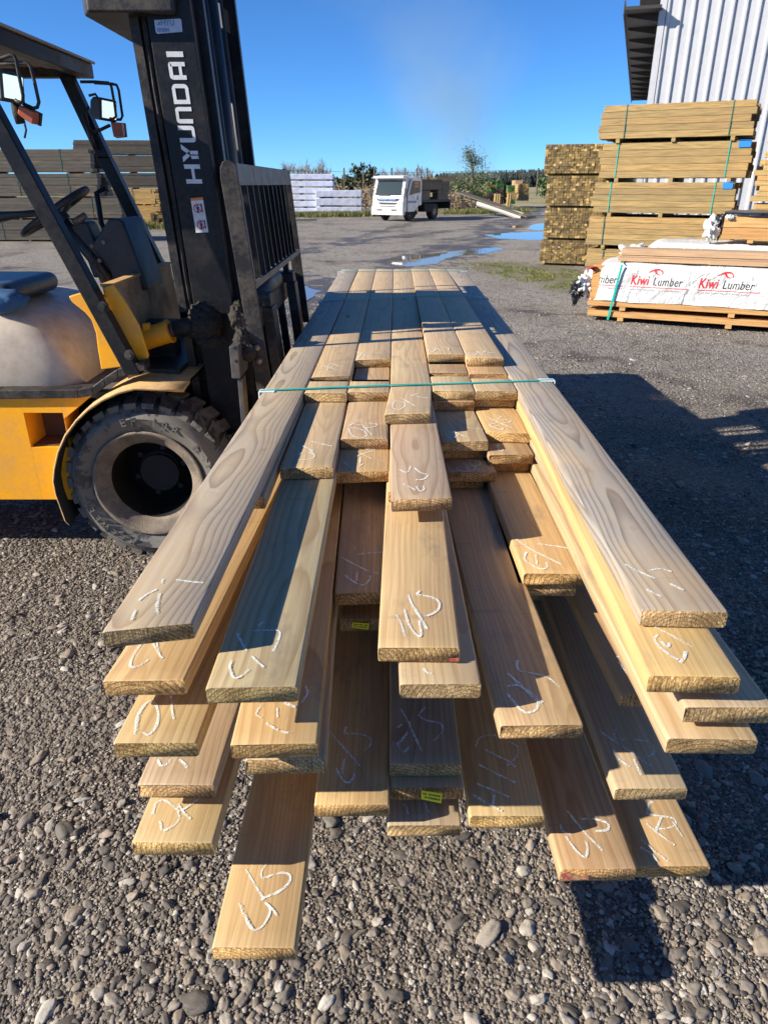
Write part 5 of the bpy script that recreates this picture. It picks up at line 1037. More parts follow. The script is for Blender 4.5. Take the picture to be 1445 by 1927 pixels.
# stack R (treated boards); left front top corners given per pack
def corner(px, y, z): a, b, c = ray(px, 300); return None
Y_R = 15.3
zR = []; 
def zat(px, py, y): return Uy(px, py, y).z
lev = [(1103, 467, 500), (1103, 407, 465), (1116, 343, 402), (1128, 270, 337), (1130, 199, 264)]
base = 0.0; names = ['lowest treated pack of the tall stack, mostly behind the white wrapped timber', 'second treated pack from the ground in the tall stack by the shed', 'middle treated pack with a blue tag, tall stack by the shed', 'fourth treated pack with a bright green strap and blue tag, tall stack by the shed', 'topmost treated pack of the tall stack before the corrugated shed']
hs = []
for i, (px, pt, pb) in enumerate(lev):
    v = Uy(px, pt, Y_R - 0); zt = v.z
    p = (Uy(px, (pt + pb) / 2, Y_R).x, Y_R, base)
    pk = pack(p, YAW, 2.62 if i != 2 else 2.52, 1.9, zt - base - .0, M_PACKG, 5, 7, names[i], straps=(.12 + (.05 if i == 4 else 0), .86), strapmat=M_STRAP if i in (2, 3) else M_STRAPD, jit=.03, seed=i * 5, group='treated timber packs in the tall stack', bh=.075)
    if i in (2, 3):
        mb = MB(); mb.box(2.40 if i == 3 else 2.30, 2.60 if i == 3 else 2.47, -.015, -.008, (zt - base) - .11, zt - base - .01); mb.box(2.40 if i == 3 else 2.30, 2.60 if i == 3 else 2.47, -.008, .2, zt - base + .002, zt - base + .008); mb.build('blue_plastic_tag', M_BLUEP, pk)
    base = zt + .0
# post stack (end grain facing us)
base = 0.; Y_P = 16.3
plv = [(1018, 451), (1026, 391), (1030, 331), (1027, 272)]
nm = ['bottom bundle of square posts showing mossy ends, left of the treated timber', 'second bundle of square posts from the ground, ends facing the yard', 'third bundle of square posts from the ground, ends facing the yard', 'top bundle of square posts with the greenest ends']
for i, (px, pt) in enumerate(plv):
    zt = Uy(px, pt, Y_P).z; xx = Uy(px, pt, Y_P).x
    pack((xx, Y_P, base), YAW * .75, 1.42, 2.6, zt - base, M_POSTS, 12, 24, nm[i], name='post_bundle', ends=True, jit=.008, cat='post bundle', group='bundles of square posts', seed=i); base = zt
# stacks at the far right edge
for i, (z0, z1, dx, lb) in enumerate(((0, .62, 0, 'lowest pack at the far right edge, pale ragged ends'), (.62, 1.28, .06, 'second pack from the ground at the far right edge'), (1.28, 1.98, .0, 'third pack from the ground at the far right edge'), (1.98, 2.85, .12, 'top pack with uneven end ladder at the far right edge'))):
    pv = Uy(1411, 400, 13.5); pack((pv.x + dx, 13.5, z0), YAW, 2.6, 1.2, z1 - z0, M_PACKY, 8, 7, lb, jit=.05, seed=40 + i, group='packs at the right edge')
# shed
shp = (6.95, 21.5); SY = math.radians(-18); shed = empty('corrugated_shed', (shp[0], shp[1], 0), SY, 'tall white corrugated steel shed behind the timber stacks on the right', 'shed')
mb = MB(); x = 0; n_ = 0; ys_ = [0, 0, -.045, -.045]; pts = []
while x < 14: pts += [(x, 0), (x + .12, 0), (x + .155, -.05), (x + .20, -.05), (x + .235, 0)]; x += .30
pts = pts[1:]; b0 = 0
for (x, y) in pts: mb.v.append((x, y, 0)); mb.v.append((x, y, 8.5 - .08 * 0))
for i in range(len(pts) - 1): mb.face([2 * i, 2 * i + 2, 2 * i + 3, 2 * i + 1])
mb.build('front_wall', M_SHEDW, shed)
mb = MB(); pts = []; x = 0
while x < 20: pts += [(0.0, x), (0.0, x + .12), (-.04, x + .155), (-.04, x + .2), (0, x + .235)]; x += .3
for (a, y) in pts: mb.v.append((a + .12, y, 0)); mb.v.append((a + .12, y, 8.5))
for i in range(len(pts) - 1): mb.face([2 * i, 2 * i + 1, 2 * i + 3, 2 * i + 2])
mb.build('side_wall', M_SHEDW, shed)
mb = MB(); mb.box(-.02, .13, -.06, -.051, 0, 8.5); mb.box(-.03, -.021, -.06, .2, 0, 8.5); mb.build('corner_flashing', M_SHEDW, shed)
ez = Uy(1183, 168, 27).z
mb = MB()
q0 = Uy(1145, 0, 20.9)
mb.box(-.85, 0.02, -.4, 22, 5.55, 5.62); mb.box(-.88, -.85, -.4, 22, 5.45, 5.75); mb.box(-.9, 15, -.4, 22, 8.55, 8.7); mb.build('eave', M_SOFF, shed)
for i in range(12):
    mb = MB(); y = .2 + i * 1.8; mb.prism([(0.02, 5.35), (-.8, 5.5), (-.8, 5.55), (.02, 5.55)], y, y + .08); mb.build('eave_bracket', M_SOFF, shed)
# white wrapped printed pack in front
WY = math.radians(-24); kp = Uz(1100, 603, 0); kb = Vector((kp.x, kp.y, 0))
def kl(px, py, back=0): return None
KH = zat(1125, 500, kb.y)   # wrap top
low = Uy(1110, 570, kb.y).z; mid_ = Uy(1110, 545, kb.y).z; wrap0 = Uy(1110, 573, kb.y).z
KL = 3.3
pack((kb.x, kb.y, 0.02), WY, KL, 1.15, .115, M_PACKK, 1, 6, 'low layer of orange boards on the ground beneath the white wrapped pack', straps=(), jit=.015, seed=3, group='orange boards under the wrapped pack', name='board_layer', cat='board layer')
pack((kb.x + .01, kb.y, .150), WY, KL, 1.15, .11, M_PACKK, 1, 6, 'upper layer of orange boards directly under the white plastic', straps=(), jit=.015, seed=4, group='orange boards under the wrapped pack', name='board_layer', cat='board layer')
wz0, wz1 = .262, .262 + (Uy(1180, 503, kb.y - .35).z - Uy(1180, 575, kb.y - .35).z)
kw = empty('wrapped_timber_pack', (kb.x, kb.y, 0), WY, 'white plastic wrapped pack printed with a red and black timber company name', 'timber pack', 'white wrapped packs with red and black print')
def drape(L, D, z0, z1, seed, amp=.02):
    mb = MB(); nx_, prof = 60, []
    H_ = z1 - z0; pf = [(0, z0), (-.004, z0 + H_ * .25), (0, z0 + H_ * .5), (0, z0 + H_ * .75), (0, z1 - .05), (.012, z1 - .012), (.05, z1), (D * .25, z1 + .005), (D * .5, z1 + .006), (D * .75, z1 + .005), (D - .05, z1), (D, z1 - .05), (D, z0 + H_ * .5), (D, z0)]
    for i in range(nx_ + 1):
        x = -.04 + (L + .04) * i / nx_; endp = max(0, 1 - i / 5)
        for (y, z) in pf:
            q = Vector((x * 2.2, y * 3, z * 5 + seed)); n_ = mnoise.noise(q) + .5 * mnoise.noise(q * 2.7)
            zz = z0 + (z - z0) * (1 - .22 * endp ** 2); yy = y + (D / 2 - y) * .25 * endp ** 2
            hem = (.02 * mnoise.noise(Vector((x * 3, seed, 0))) if z == z0 else 0)
            mb.v.append((x, yy - amp * n_ * (1 if y < .2 else .4), zz + amp * .7 * mnoise.noise(q * 1.3 + Vector((5, 5, 5))) * (1 if z > z0 + .02 else 0) + hem))
    m_ = len(pf)
    for i in range(nx_):
        for j in range(m_ - 1): a = i * m_ + j; mb.face([a, a + m_, a + m_ + 1, a + 1])
    mb.face(list(range(m_))[::-1] if False else list(range(m_)))
    return mb
mb = drape(KL, 1.15, wz0, wz1, 3.3, .024); wrap = mb.build('plastic_wrap', M_WRAP, kw, smooth=True)
mb = MB(); mb.tint = .5; mb.box(.02, KL - .02, .03, 1.1, wz0 + .01, wz1 - .03); mb.build('boards', M_PACKK, kw)
mb = MB(); bv, bf = ico(3)
def crump(mb, c, r, amp=.5, fr=2.2, m=0):
    b0 = len(mb.v)
    for p in bv:
        k = 1 + amp * (abs(mnoise.noise(Vector(p) * fr + Vector(c) * 3)) * 2 - .5); mb.v.append((c[0] + p[0] * r[0] * k, c[1] + p[1] * r[1] * k, c[2] + p[2] * r[2] * k))
    for f in bf: mb.face([b0 + int(i) for i in f], m)
crump(mb, (-.07, .16, wz0 + .17), (.10, .16, .13)); crump(mb, (-.06, .5, wz0 + .14), (.09, .2, .12)); mb.build('crumpled_end', M_WRAP, kw, smooth=True)
mb = MB(); crump(mb, (-.15, .08, wz0 + .10), (.07, .08, .10), .7, 2.6); crump(mb, (-.17, .1, wz0 - .0), (.035, .05, .10), .6, 3); mb.build('black_lining', M_WRAPB, kw, smooth=True)
for s in (.33, 2.42):
    mb = MB(); mb.hexa([(s - .06, -.020, .03), (s - .035, -.020, .03), (s - .035, -.014, .03), (s - .06, -.014, .03), (s + .03, -.034, wz1 - .01), (s + .055, -.034, wz1 - .01), (s + .055, -.028, wz1 - .01), (s + .03, -.028, wz1 - .01)]); mb.box(s + .03, s + .05, -.03, 1.17, wz1 + .012, wz1 + .016); mb.build('strap', M_STRAP, kw)
def rotx(M=None): return Matrix.Rotation(math.pi / 2, 4, 'X')
def logo(x, parent, z0, cut=0):
    T = lambda dx, dz, sx=.6, y=-.040: Matrix.Translation((x + dx, y, z0 + dz)) @ rotx() @ Matrix.Diagonal((sx, 1, 1, 1))
    if cut < 4: textmesh('Kiwi'[cut:], .158, T(0, 0, .70), 'printed_name', M_DRED, parent, shear=.2, bold=.003, spacing=1.08, ext=0); conform(_last[0])
    textmesh('Lumber', .142, T(.262, 0, .72), 'printed_name', M_DBLK, parent, shear=.2, spacing=1.06, ext=0); conform(_last[0])
    mb = MB()
    for k_ in range(7 if cut else 0, 17): b9 = len(mb.v); mb.v += [(x + .04 * k_, -.04, z0 - .030), (x + .04 * k_ + .04, -.04, z0 - .030), (x + .04 * k_ + .04, -.04, z0 - .022), (x + .04 * k_, -.04, z0 - .022)]; mb.face([b9, b9 + 1, b9 + 2, b9 + 3])
    conform(mb.build('printed_underline', M_DRED, parent)); mb = MB()
    arc = [(a * .86, b * .86) for a, b in ((.22, .165), (.27, .20), (.31, .222), (.37, .228), (.41, .21), (.43, .175), (.425, .135), (.415, .182), (.385, .205), (.33, .202), (.35, .17), (.40, .132), (.34, .152), (.30, .197), (.27, .182))]
    mb.v = [(x + a, -.04, z0 + b) for a, b in arc]; mb.face(list(range(len(arc)))); conform(mb.build('printed_emblem', M_DRED, parent), .004)
    textmesh('Quality New Zealand Pine - A Renewable Resource'[10 if cut else 0:], .030, T(.22 if cut else 0., -.064, .92), 'printed_line', M_DGRY, parent, ext=0); conform(_last[0])
from mathutils.bvhtree import BVHTree
_bv = BVHTree.FromPolygons([v.co[:] for v in wrap.data.vertices], [tuple(p.vertices) for p in wrap.data.polygons])
def conform(o, off=.003):
    for v in o.data.vertices:
        h = _bv.ray_cast(Vector((v.co.x, -.5, v.co.z)), Vector((0, 1, 0)))
        if h[0] is not None and h[0].y < .3: v.co.y = h[0].y - off
lz0 = wz0 + (wz1 - wz0) * .47
logo(.49, kw, lz0); logo(1.27, kw, lz0); logo(-.27, kw, lz0, 4); logo(2.05, kw, lz0); logo(2.83, kw, lz0)
# loose boards and second wrapped pack on top
for i, (x0, L, y0, z, hgt_, yw, lb) in enumerate(((.30, 3.2, .10, .02, .045, 0, 'loose tan board lying lengthwise on the white wrapped pack, nearest'), (.28, 3.3, .32, .02, .05, .012, 'loose tan board on the wrapped pack, behind the nearest one'), (.30, 3.2, .34, .075, .075, 0, 'thick tan boards on top of the loose boards on the wrapped pack'), (.31, 3.2, .58, .075, .07, 0, 'rear tan board on the loose stack over the wrapped pack'), (1.35, 2.2, .05, .02, .04, .06, 'slanting tan board lying askew on the wrapped pack'))):
    p = along((kb.x, kb.y, 0), WY, x0); p = (p[0] - math.sin(WY) * y0, p[1] + math.cos(WY) * y0, wz1 + z)
    e = pack(p, WY + yw, L, .2, hgt_, M_PACKB, 1, 1, lb, straps=(), jit=.0, seed=i, bear=False, name='loose_board', cat='board', group='loose tan boards on the wrapped pack')
p = along((kb.x, kb.y, 0), WY, 2.28); b2_ = pack((p[0] - .02, p[1] + .0, wz1 + .03), WY + math.radians(80), .35, .09, .045, M_PACKB, 1, 1, 'short offcut sticking out over the front of the wrapped pack', straps=(), jit=0, seed=9, bear=False, name='loose_board', cat='board', group='loose tan boards on the wrapped pack')
# rear white wrapped + black covered orange pack
def offp(x0, y0, z): p = along((kb.x, kb.y, 0), WY, x0); return (p[0] - math.sin(WY) * y0, p[1] + math.cos(WY) * y0, z)
q = offp(.45, 1.3, 0); rp = empty('wrapped_timber_pack', q, WY, 'rear white wrapped pack hidden behind the printed one, only its crumpled end showing', 'timber pack', 'white wrapped packs with red and black print')
mb = drape(3.2, 1.1, .02, wz1 + .16, 8.1, .03); mb.build('plastic_wrap', M_WRAP, rp, smooth=True)
mb = MB(); crump(mb, (-.1, .2, wz1 - .02), (.2, .25, .14)); mb.build('crumpled_end', M_WRAP, rp, smooth=True)
zz = wz1 + .19
q = offp(1.45, 1.3, zz); op = pack(q, WY, 2.4, 1.0, .33, M_PACKK, 2, 6, 'orange timber pack under torn black plastic, on top at the right', straps=(.33,), strapmat=M_STRAP, jit=.02, seed=31, group='orange packs')
for m_ in op.children:
    pass
mb = drape(2.35, 1.0, .30, .37, 5.5, .025); mb.build('black_cover', M_WRAPB, op, smooth=True)
mb = MB(); crump(mb, (-.05, .3, .2), (.07, .2, .13), .6, 2); mb.build('black_lining', M_WRAPB, op, smooth=True)
mb = MB(); crump(mb, (-.16, .15, .16), (.09, .14, .15), .5, 2); crump(mb, (.03, .0, .31), (.05, .04, .03), .5, 2); mb.build('crumpled_end', M_WRAP, op, smooth=True)

# ---- left stacks beyond the forklift
ly = 23.2; zz = 0
for i, (zt, xr_, lb) in enumerate(((.62, -7.75, 'lowest weathered pack of the long stack behind the forklift'), (1.22, -7.9, 'second weathered pack from the ground behind the forklift'), (1.88, -8.5, 'third weathered pack from the ground behind the forklift'), (2.52, -8.6, 'top weathered pack of the long stack behind the forklift'))):
    pack((xr_ - 6.2, ly, zz), 0, 6.2, 1.2, zt - zz, M_PACKD, 6, 4, lb, straps=(.16, .38, .62, .86), jit=.03, seed=60 + i, group='weathered packs behind the forklift')
    pack((xr_ - 12.7, ly + .3, zz), 0, 6.2, 1.2, zt - zz, M_PACKD, 6, 4, lb.replace('behind the forklift', 'at the far left edge'), straps=(.2, .8), jit=.03, seed=70 + i, group='weathered packs behind the forklift')
    zz = zt
zz = 0
for i, zt in enumerate((.75, 1.4, 2.05, 2.75, 3.35)):
    pack((-13.6, 35, zz), math.radians(4), 4.5, 1.2, zt - zz, M_PACKD, 6, 4, ['bottom', 'second', 'third', 'fourth', 'top'][i] + ' grey pack of the farther stack seen through the forklift', straps=(.2, .8), jit=.03, seed=80 + i, group='grey packs of the farther stack', detail=False); zz = zt
for i, (x, y, z0, z1, L, lb) in enumerate(((-9.4, 31, 0, .55, 1.3, 'dark low yellowish pack in the sunlit gap behind the mast'), (-9.3, 31, .55, 1.25, 1.35, 'bright yellow pack in the gap just left of the mast'), (-10.6, 32, 0, .8, 1.2, 'lower yellow pack further left in the sunlit gap'), (-10.5, 32, .8, 1.4, 1.1, 'upper yellow pack further left in the sunlit gap'))):
    pack((x, y, z0), 0, L, 1.6, z1 - z0, M_POSTS if z0 == 0 and i == 0 else M_PACKY, 7, 8, lb, ends=(i < 2), jit=.04, seed=90 + i, group='yellow packs behind the forklift', detail=False)
# bluish wrapped packs at left background
def wpack(x, y, z0, z1, L, lb, rz=0):
    e = empty('wrapped_timber_pack', (x, y, z0), rz, lb, 'timber pack', 'bluish white wrapped packs'); mb = MB(); mb.box(0, L, 0, 1.2, .06, z1 - z0 - .01); mb.build('plastic_wrap', M_WRAPBL, e, bevel=.03)
    mb = MB(); mb.tint = .3
    for s in (.1, .5, .9): mb.box(L * s, L * s + .1, 0, 1.2, 0, .058)
    mb.build('bearer', M_PACKD, e)
y_ = 45.; zb_ = 0; tops = [403, 391, 378, 366, 353, 340, 327]
for i in range(6):
    zt = Uy(600, tops[i + 1], y_).z
    wpack(Uy(500, 350, y_).x, y_, zb_, zt, (Uy(627 if i > 1 else 640, 350, y_).x - Uy(500, 350, y_).x), ['bottom', 'second', 'third', 'fourth', 'fifth', 'top'][i] + ' bluish white wrapped pack of the tall far left stack'); zb_ = zt
y_ = 43.8; zb_ = 0
for i, (a, b) in enumerate(((403, 389), (389, 373), (373, 358))):
    zt = Uy(600, b, y_).z; wpack(Uy(593, 350, y_).x, y_, zb_, zt, Uy(680, 350, y_).x - Uy(593, 350, y_).x, ['bottom', 'middle', 'top'][i] + ' white wrapped pack of the short stack left of the truck'); zb_ = zt
# ---- truck (front at local -y)
tk = Uz(728, 416, 0); truck = empty('flatbed_truck', (tk.x + .05, tk.y, 0), math.radians(-33), 'white flatbed truck with open cab door, parked across the yard carrying timber', 'truck'); truck.scale = (.92, .92, .92)
def tp(mb, name, mat, parent=None, **kw): return mb.build(name, mat, parent or truck, **kw)
mb = MB(); cabp = [(-.02, .42), (-.05, .75), (0.0, 1.18), (.26, 1.93), (.42, 2.05), (1.45, 2.08), (1.5, 2.0), (1.5, .72), (1.22, .72), (1.1, 1.0), (.62, 1.0), (.45, .60), (.45, .42)]
mb.prism([(y, z) for y, z in cabp], -.93, .93, axis='x'); cab = tp(mb, 'cab', M_WHITE, bevel=.04)
mb = MB(); mb.box(-.95, .95, -.12, .1, .30, .68); mb.box(-.80, -.35, -.126, -.119, .48, .54, 0); tp(mb, 'bumper', M_WHITE, bevel=.03)
mb = MB(); mb.hexa([(-.78, -.012, 1.22), (.78, -.012, 1.22), (.78, .0, 1.22), (-.78, .0, 1.22), (-.74, .232, 1.9), (.74, .232, 1.9), (.74, .245, 1.9), (-.74, .245, 1.9)]); ws = tp(mb, 'windscreen', M_GLASS)
mb = MB(); mb.box(-.6, .1, -.045, -.025, 1.21, 1.24); mb.box(0, .6, -.03, -.01, 1.25, 1.27); tp(mb, 'wiper', M_PLAST, ws)
mb = MB(); mb.prism([(-.7, 1.06), (.7, 1.06), (.55, .95), (-.55, .95)], -.062, -.05); mb.prism([(-.6, .88), (.6, .88), (.45, .80), (-.45, .80)], -.075, -.058); mb.prism([(-.45, .72), (.45, .72), (.4, .68), (-.4, .68)], -.085, -.055); mb.box(-.6, -.28, -.13, -.121, .5, .56); mb.box(.28, .6, -.13, -.121, .5, .56); tp(mb, 'grille', M_PLAST)
mb = MB(); mb.box(-.55, 0, -.068, -.063, .98, 1.045); mb.box(.05, .5, -.068, -.063, .98, 1.045); tp(mb, 'cab_lettering_strip', M_DBLU)
mb = MB(); mb.box(-.25, .25, -.128, -.121, .42, .55); tp(mb, 'number_plate', M_DECAL)
mb = MB(); mb.box(-.93, .93, -.058, -.05, 1.115, 1.125); mb.box(-.94, -.93, .0, 1.45, .74, .755); mb.box(.93, .935, .02, .29, 1.1, 1.11); tp(mb, 'panel_seam', M_PLAST)
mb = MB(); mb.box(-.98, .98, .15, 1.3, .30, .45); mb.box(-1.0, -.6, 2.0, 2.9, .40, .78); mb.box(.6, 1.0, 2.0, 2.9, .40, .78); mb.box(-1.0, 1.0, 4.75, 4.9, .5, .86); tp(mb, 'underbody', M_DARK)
for sx in (-.62, -.2, .2, .62):
    mb = MB(); mb.box(sx - .035, sx + .035, -.012, .01, 2.085, 2.11); tp(mb, 'roof_lamp', M_DORG)
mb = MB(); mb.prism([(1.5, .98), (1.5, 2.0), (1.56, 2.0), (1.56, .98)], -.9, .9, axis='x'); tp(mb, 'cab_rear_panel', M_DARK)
for sx in (-1, 1):
    mb = MB(); mb.prism([(sx * .92, .66), (sx * .92, .90), (sx * .78, .88), (sx * .55, .70), (sx * .56, .66)], -.07, -.03); tp(mb, 'headlight', M_LENS, bevel=.01)
    mb = MB(); mb.box(sx * 1.06 - .06, sx * 1.06 + .06, -.05, .0, 1.15, 1.55); mb.box(min(sx * .93, sx * 1.03), max(sx * .93, sx * 1.03), -.03, -.01, 1.5, 1.53); tp(mb, 'wing_mirror', M_PLAST, bevel=.01)
mb = MB(); mb.prism([(.28, 1.95), (-.02, 2.0), (.0, 2.1), (.55, 2.14), (.5, 2.05)], -.90, .90, axis='x'); tp(mb, 'sun_visor', M_WHITE, bevel=.02)
dr = MB(); dr.prism([(0, .45), (0, 1.28), (.22, 1.9), (.30, 1.98), (.95, 1.98), (1.0, 1.9), (1.0, .75), (.78, .72), (.70, .60), (.5, .45)], 0, .06, axis='x'); dro = tp(dr, 'door', M_WHITE, bevel=.02); dro.location = (.95, .30, 0); dro.rotation_euler = (0, 0, math.radians(-14))
mb = MB(); mb.prism([(.09, 1.22), (.27, 1.80), (.34, 1.88), (.88, 1.88), (.90, 1.35)], .061, .066, axis='x'); wnd = mb.build('door_window', M_GLASS, dro)
mb = MB(); 
for k in range(2):
    for j in range(2): mb.box(.067, .07, .50 + j * .13, .60 + j * .13, 1.58 + k * .14, 1.68 + k * .14)
mb.build('window_marking', M_DORG, wnd)
mb = MB(); mb.box(.062, .066, .02, .62, .86, .96); mb.prism([(.62, .98), (.66, 1.2), (.74, 1.2), (.76, 1.0), (.9, 1.02)], .062, .066, axis='x'); mb.build('door_marking', M_DBLU, dro)
mb = MB(); mb.box(-.88, .925, .5, 1.45, .9, 1.9); tp(mb, 'cab_interior', M_DARK) if False else None
for (x, y) in ((-.80, .84), (.62, .84), (-.80, 3.3), (.56, 3.3)):
    mb = MB(); wv = .2 if y < 2 else .34; mb.lathe([(.18, 0.03), (.2, 0), (.37, 0), (.40, .03), (.40, wv - .03), (.37, wv), (.2, wv), (.18, wv - .03)], (x, y, .40), 24, axis='x'); wo = tp(mb, 'wheel', M_RUBK, smooth=True)
    mb = MB(); mb.lathe([(.001, wv - .06), (.1, wv - .05), (.19, wv - .02), (.2, wv)], (x, y, .40), 16, axis='x'); mb.build('rim', M_BARE, wo)
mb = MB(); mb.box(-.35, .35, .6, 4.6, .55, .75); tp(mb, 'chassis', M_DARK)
mb = MB(); mb.box(-1.0, 1.0, 1.6, 4.9, .86, .98); tp(mb, 'deck', M_BLK2)
mb = MB(); mb.box(-1.0, 1.0, 1.62, 1.68, .98, 1.5); tp(mb, 'headboard', M_BLK2)
a33 = math.radians(-33); ca_, sa_ = math.cos(a33), math.sin(a33)
def tw(x, y, z): x *= .92; y *= .92; return (truck.location.x + x * ca_ - y * sa_, truck.location.y + x * sa_ + y * ca_, z * .92)
for i, (x, y, z, L, D, H, lb) in enumerate(((-.9, 1.75, .98, 1.8, 1.0, .45, 'front lower dark timber block on the truck deck'), (-.9, 3.6, .98, 1.8, 1.2, .45, 'rear lower dark timber block on the truck deck'), (-.9, 1.75, 1.46, 1.8, 2.3, .50, 'upper brown timber pack on the truck behind the cab'), (-.9, 4.1, 1.43, 1.8, .8, .45, 'rear upper timber pack on the truck'))):
    # packs lie lengthwise on the deck
    p = tw(x + L, y, z); pack(p, a33 + math.pi / 2, D * .92, L * .92, H * .92, M_PACKD, 4, 5, lb, straps=(), jit=.01, seed=110 + i, bear=False, group='timber on the truck', detail=False)

# ---- right background stacks
def fpk(px0, px1, ptop, pbot, y, mat, lb, rows=4, cols=6, ends=False, D=1.2, group='far timber stacks', rz=0):
    a = Uy(px0, (ptop + pbot) / 2, y); b = Uy(px1, (ptop + pbot) / 2, y); z0 = max(0, Uy(px0, pbot, y).z); z1 = Uy(px0, ptop, y).z
    return pack((a.x, y, z0), rz, b.x - a.x, D, z1 - z0, mat, rows, cols, lb, straps=(), jit=.03, seed=int(px0 * 7 + ptop), ends=ends, bear=False, group=group, detail=False)
M_GRNW = endmat('green_wrap_ends', [(0, (.03, .10, .025)), (.5, (.07, .22, .05)), (1, (.16, .32, .10))], (20, 1, 4))
fpk(860, 890, 333, 349, 60, M_PACKD, 'small dark stack behind the truck load, left', D=2)
fpk(800, 822, 334, 345, 62, M_PACKG, 'brownish stack beyond the truck roof'); fpk(822, 862, 332, 345, 61, M_PACKD, 'long dark stack beyond the truck load'); fpk(822, 862, 345, 385, 61, M_PACKD, 'tall base of the dark stack beyond the truck load')
fpk(878, 894, 348, 367, 62, M_PACKY, 'orange end stack beside the bushy tree'); fpk(898, 917, 357, 370, 60, M_PACKY, 'small orange pack left of the green stacks')
for i, (a, b, t_, bt, m, lb) in enumerate(((921, 933, 341, 345, M_GRNW, 'green capped top pack of the left green stack'), (921, 933, 346, 353, M_PACKG, 'brown second pack of the left green stack'), (921, 933, 353, 361, M_GRNW, 'green lower pack of the left green stack'), (921, 933, 361, 382, M_PACKD, 'dark base of the left green stack'),
                                          (934, 948, 340, 352, M_GRNW, 'green top pack of the taller green stack'), (934, 948, 352, 384, M_PACKD, 'dark base of the taller green stack'),
                                          (955, 969, 349, 359, M_GRNW, 'green top pack of the right green stack'), (955, 969, 359, 375, M_PACKG, 'brown pack in the right green stack'), (955, 969, 375, 384, M_GRNW, 'bottom green pack of the right green stack'),
                                          (977, 995, 346, 363, M_PACKY, 'upper orange packs of the rightmost far stack'), (979, 995, 363, 378, M_PACKY, 'lower orange packs of the rightmost far stack'), (968, 982, 339, 378, M_PACKB, 'tan tall pack behind the rightmost far stack'))):
    fpk(a, b, t_, bt, 56 + (3 if i > 8 else 0) + (2 if i == 11 else 0) - (a - 921) * .03, m, lb, ends=(m is M_GRNW or m is M_PACKY), D=2.2 if i < 10 else 1.5, cols=7, rows=4)
for px, ol in ((930, 'leftmost'), (934, 'second'), (938, 'middle'), (954, 'fourth'), (958, 'rightmost')):
    a = Uy(px, 384, 52); mb = MB(); mb.tint = .8; mb.tube([(a.x, 52, 0), (a.x + .05, 52, 1.0)], .09, 8); tag(mb.build('leaning_post', M_PACKY), ol + ' short orange post from the left in the row before the green stacks', 'post', 'orange posts before the green stacks')
# rubbish pile and ramp planks, pole, fence
rdm = random.Random(5)
mb = MB(); c = Uz(885, 397, 0)
for i in range(90):
    x = c.x + rdm.gauss(-.5, .9); y = c.y + rdm.gauss(1.5, .6); z = rdm.random() * .9; d = Vector((rdm.gauss(0, 1), rdm.gauss(0, .6), rdm.gauss(0, .5))).normalized() * rdm.uniform(.2, .8)
    mb.tube([(x, y, z * max(0, 1 - abs(x - c.x + .5) / 2)), (x + d.x, y + d.y, max(.02, z + d.z) * max(0.05, 1 - abs(x - c.x + .5) / 2.2))], rdm.uniform(.02, .07), 5)
tag(mb.build('scrap_pile', plain('scrap_wood', (.14, .09, .07), .9, dirt=(.35, .30, .26), dirtscale=1.5, dirtamt=.7)), 'tangled pile of scrap wood and roots at the yard edge', 'scrap pile', kind='stuff')
for i, (a, b, ya, yb, za, m, lb) in enumerate(((865, 1000, 44, 39, 1.15, M_PACKD, 'long plank sloping from the scrap pile down to the gravel'), (900, 985, 42.5, 39.5, .62, M_WHITE, 'pale log lying under the sloping plank'))):
    p0 = Vector((Uy(a, 370, ya).x, ya, za)); p1 = Vector((Uy(b, 395, yb).x, yb, .05)); mb = MB(); mb.tint = .7
    if i == 0:
        d = (p1 - p0).normalized(); s = Vector((-d.y, d.x, 0)).normalized() * .3; u = Vector((0, 0, .06)); mb.hexa([p0 - s, p1 - s, p1 + s, p0 + s, p0 - s + u, p1 - s + u, p1 + s + u, p0 + s + u])
    else: mb.tube([p0, p0.lerp(p1, .5) + Vector((0, 0, .03)), p1], [.14, .16, .2], 10)
    tag(mb.build('plank' if i == 0 else 'log', m if i == 0 else plain('pale_grey_log', (.42, .40, .37), .8)), lb, 'plank' if i == 0 else 'log')
a = Uy(1008, 375, 110); pole = empty('utility_pole', (a.x, 110, 0), 0, 'thin utility pole in front of the dark forest', 'pole')
mb = MB(); mb.tube([(0, 0, 0), (0, 0, 3.6)], .12, 8); mb.build('pole_shaft', M_PACKD, pole); mb = MB(); mb.box(-.9, .9, -.05, .05, 3.2, 3.32); mb.build('cross_arm', M_PACKD, pole)
mb = MB(); mb.tube([(a.x - 40, 110, 3.4), (a.x - 20, 110, 3.0), (a.x, 110, 3.4), (a.x + 20, 110, 3.0), (a.x + 40, 110, 3.4)], .02, 4); tag(mb.build('power_line', M_PLAST), 'thin power line sagging past the pole before the forest', 'power line')
fy = 62; xs_ = [Uy(px, 350, fy).x for px in (648, 684, 705, 737, 762, 784, 803)]
fence = empty('post_fence', (xs_[0], fy, 0), 0, 'tall thin post and wire fence behind the white truck', 'fence')
for x in xs_:
    mb = MB(); mb.tube([(x - xs_[0], 0, 0), (x - xs_[0], 0, 2.75)], .06, 6); mb.build('fence_post', M_PACKD, fence)
mb = MB()
for z in (.5, 1.1, 1.7, 2.3): mb.tube([(0, 0, z), (xs_[-1] - xs_[0], 0, z)], .008, 4)
mb.build('fence_wire', M_BARE, fence)
lp = empty('low_paling_fence', (Uy(688, 360, 55).x, 55, 0), 0, 'row of pale wooden palings left of the truck', 'fence')
for i in range(9):
    mb = MB(); mb.tint = rdm.random(); mb.box(i * .45, i * .45 + .16, 0, .05, 0, 1.35 + rdm.random() * .2); mb.build('paling', M_PACKB, lp)
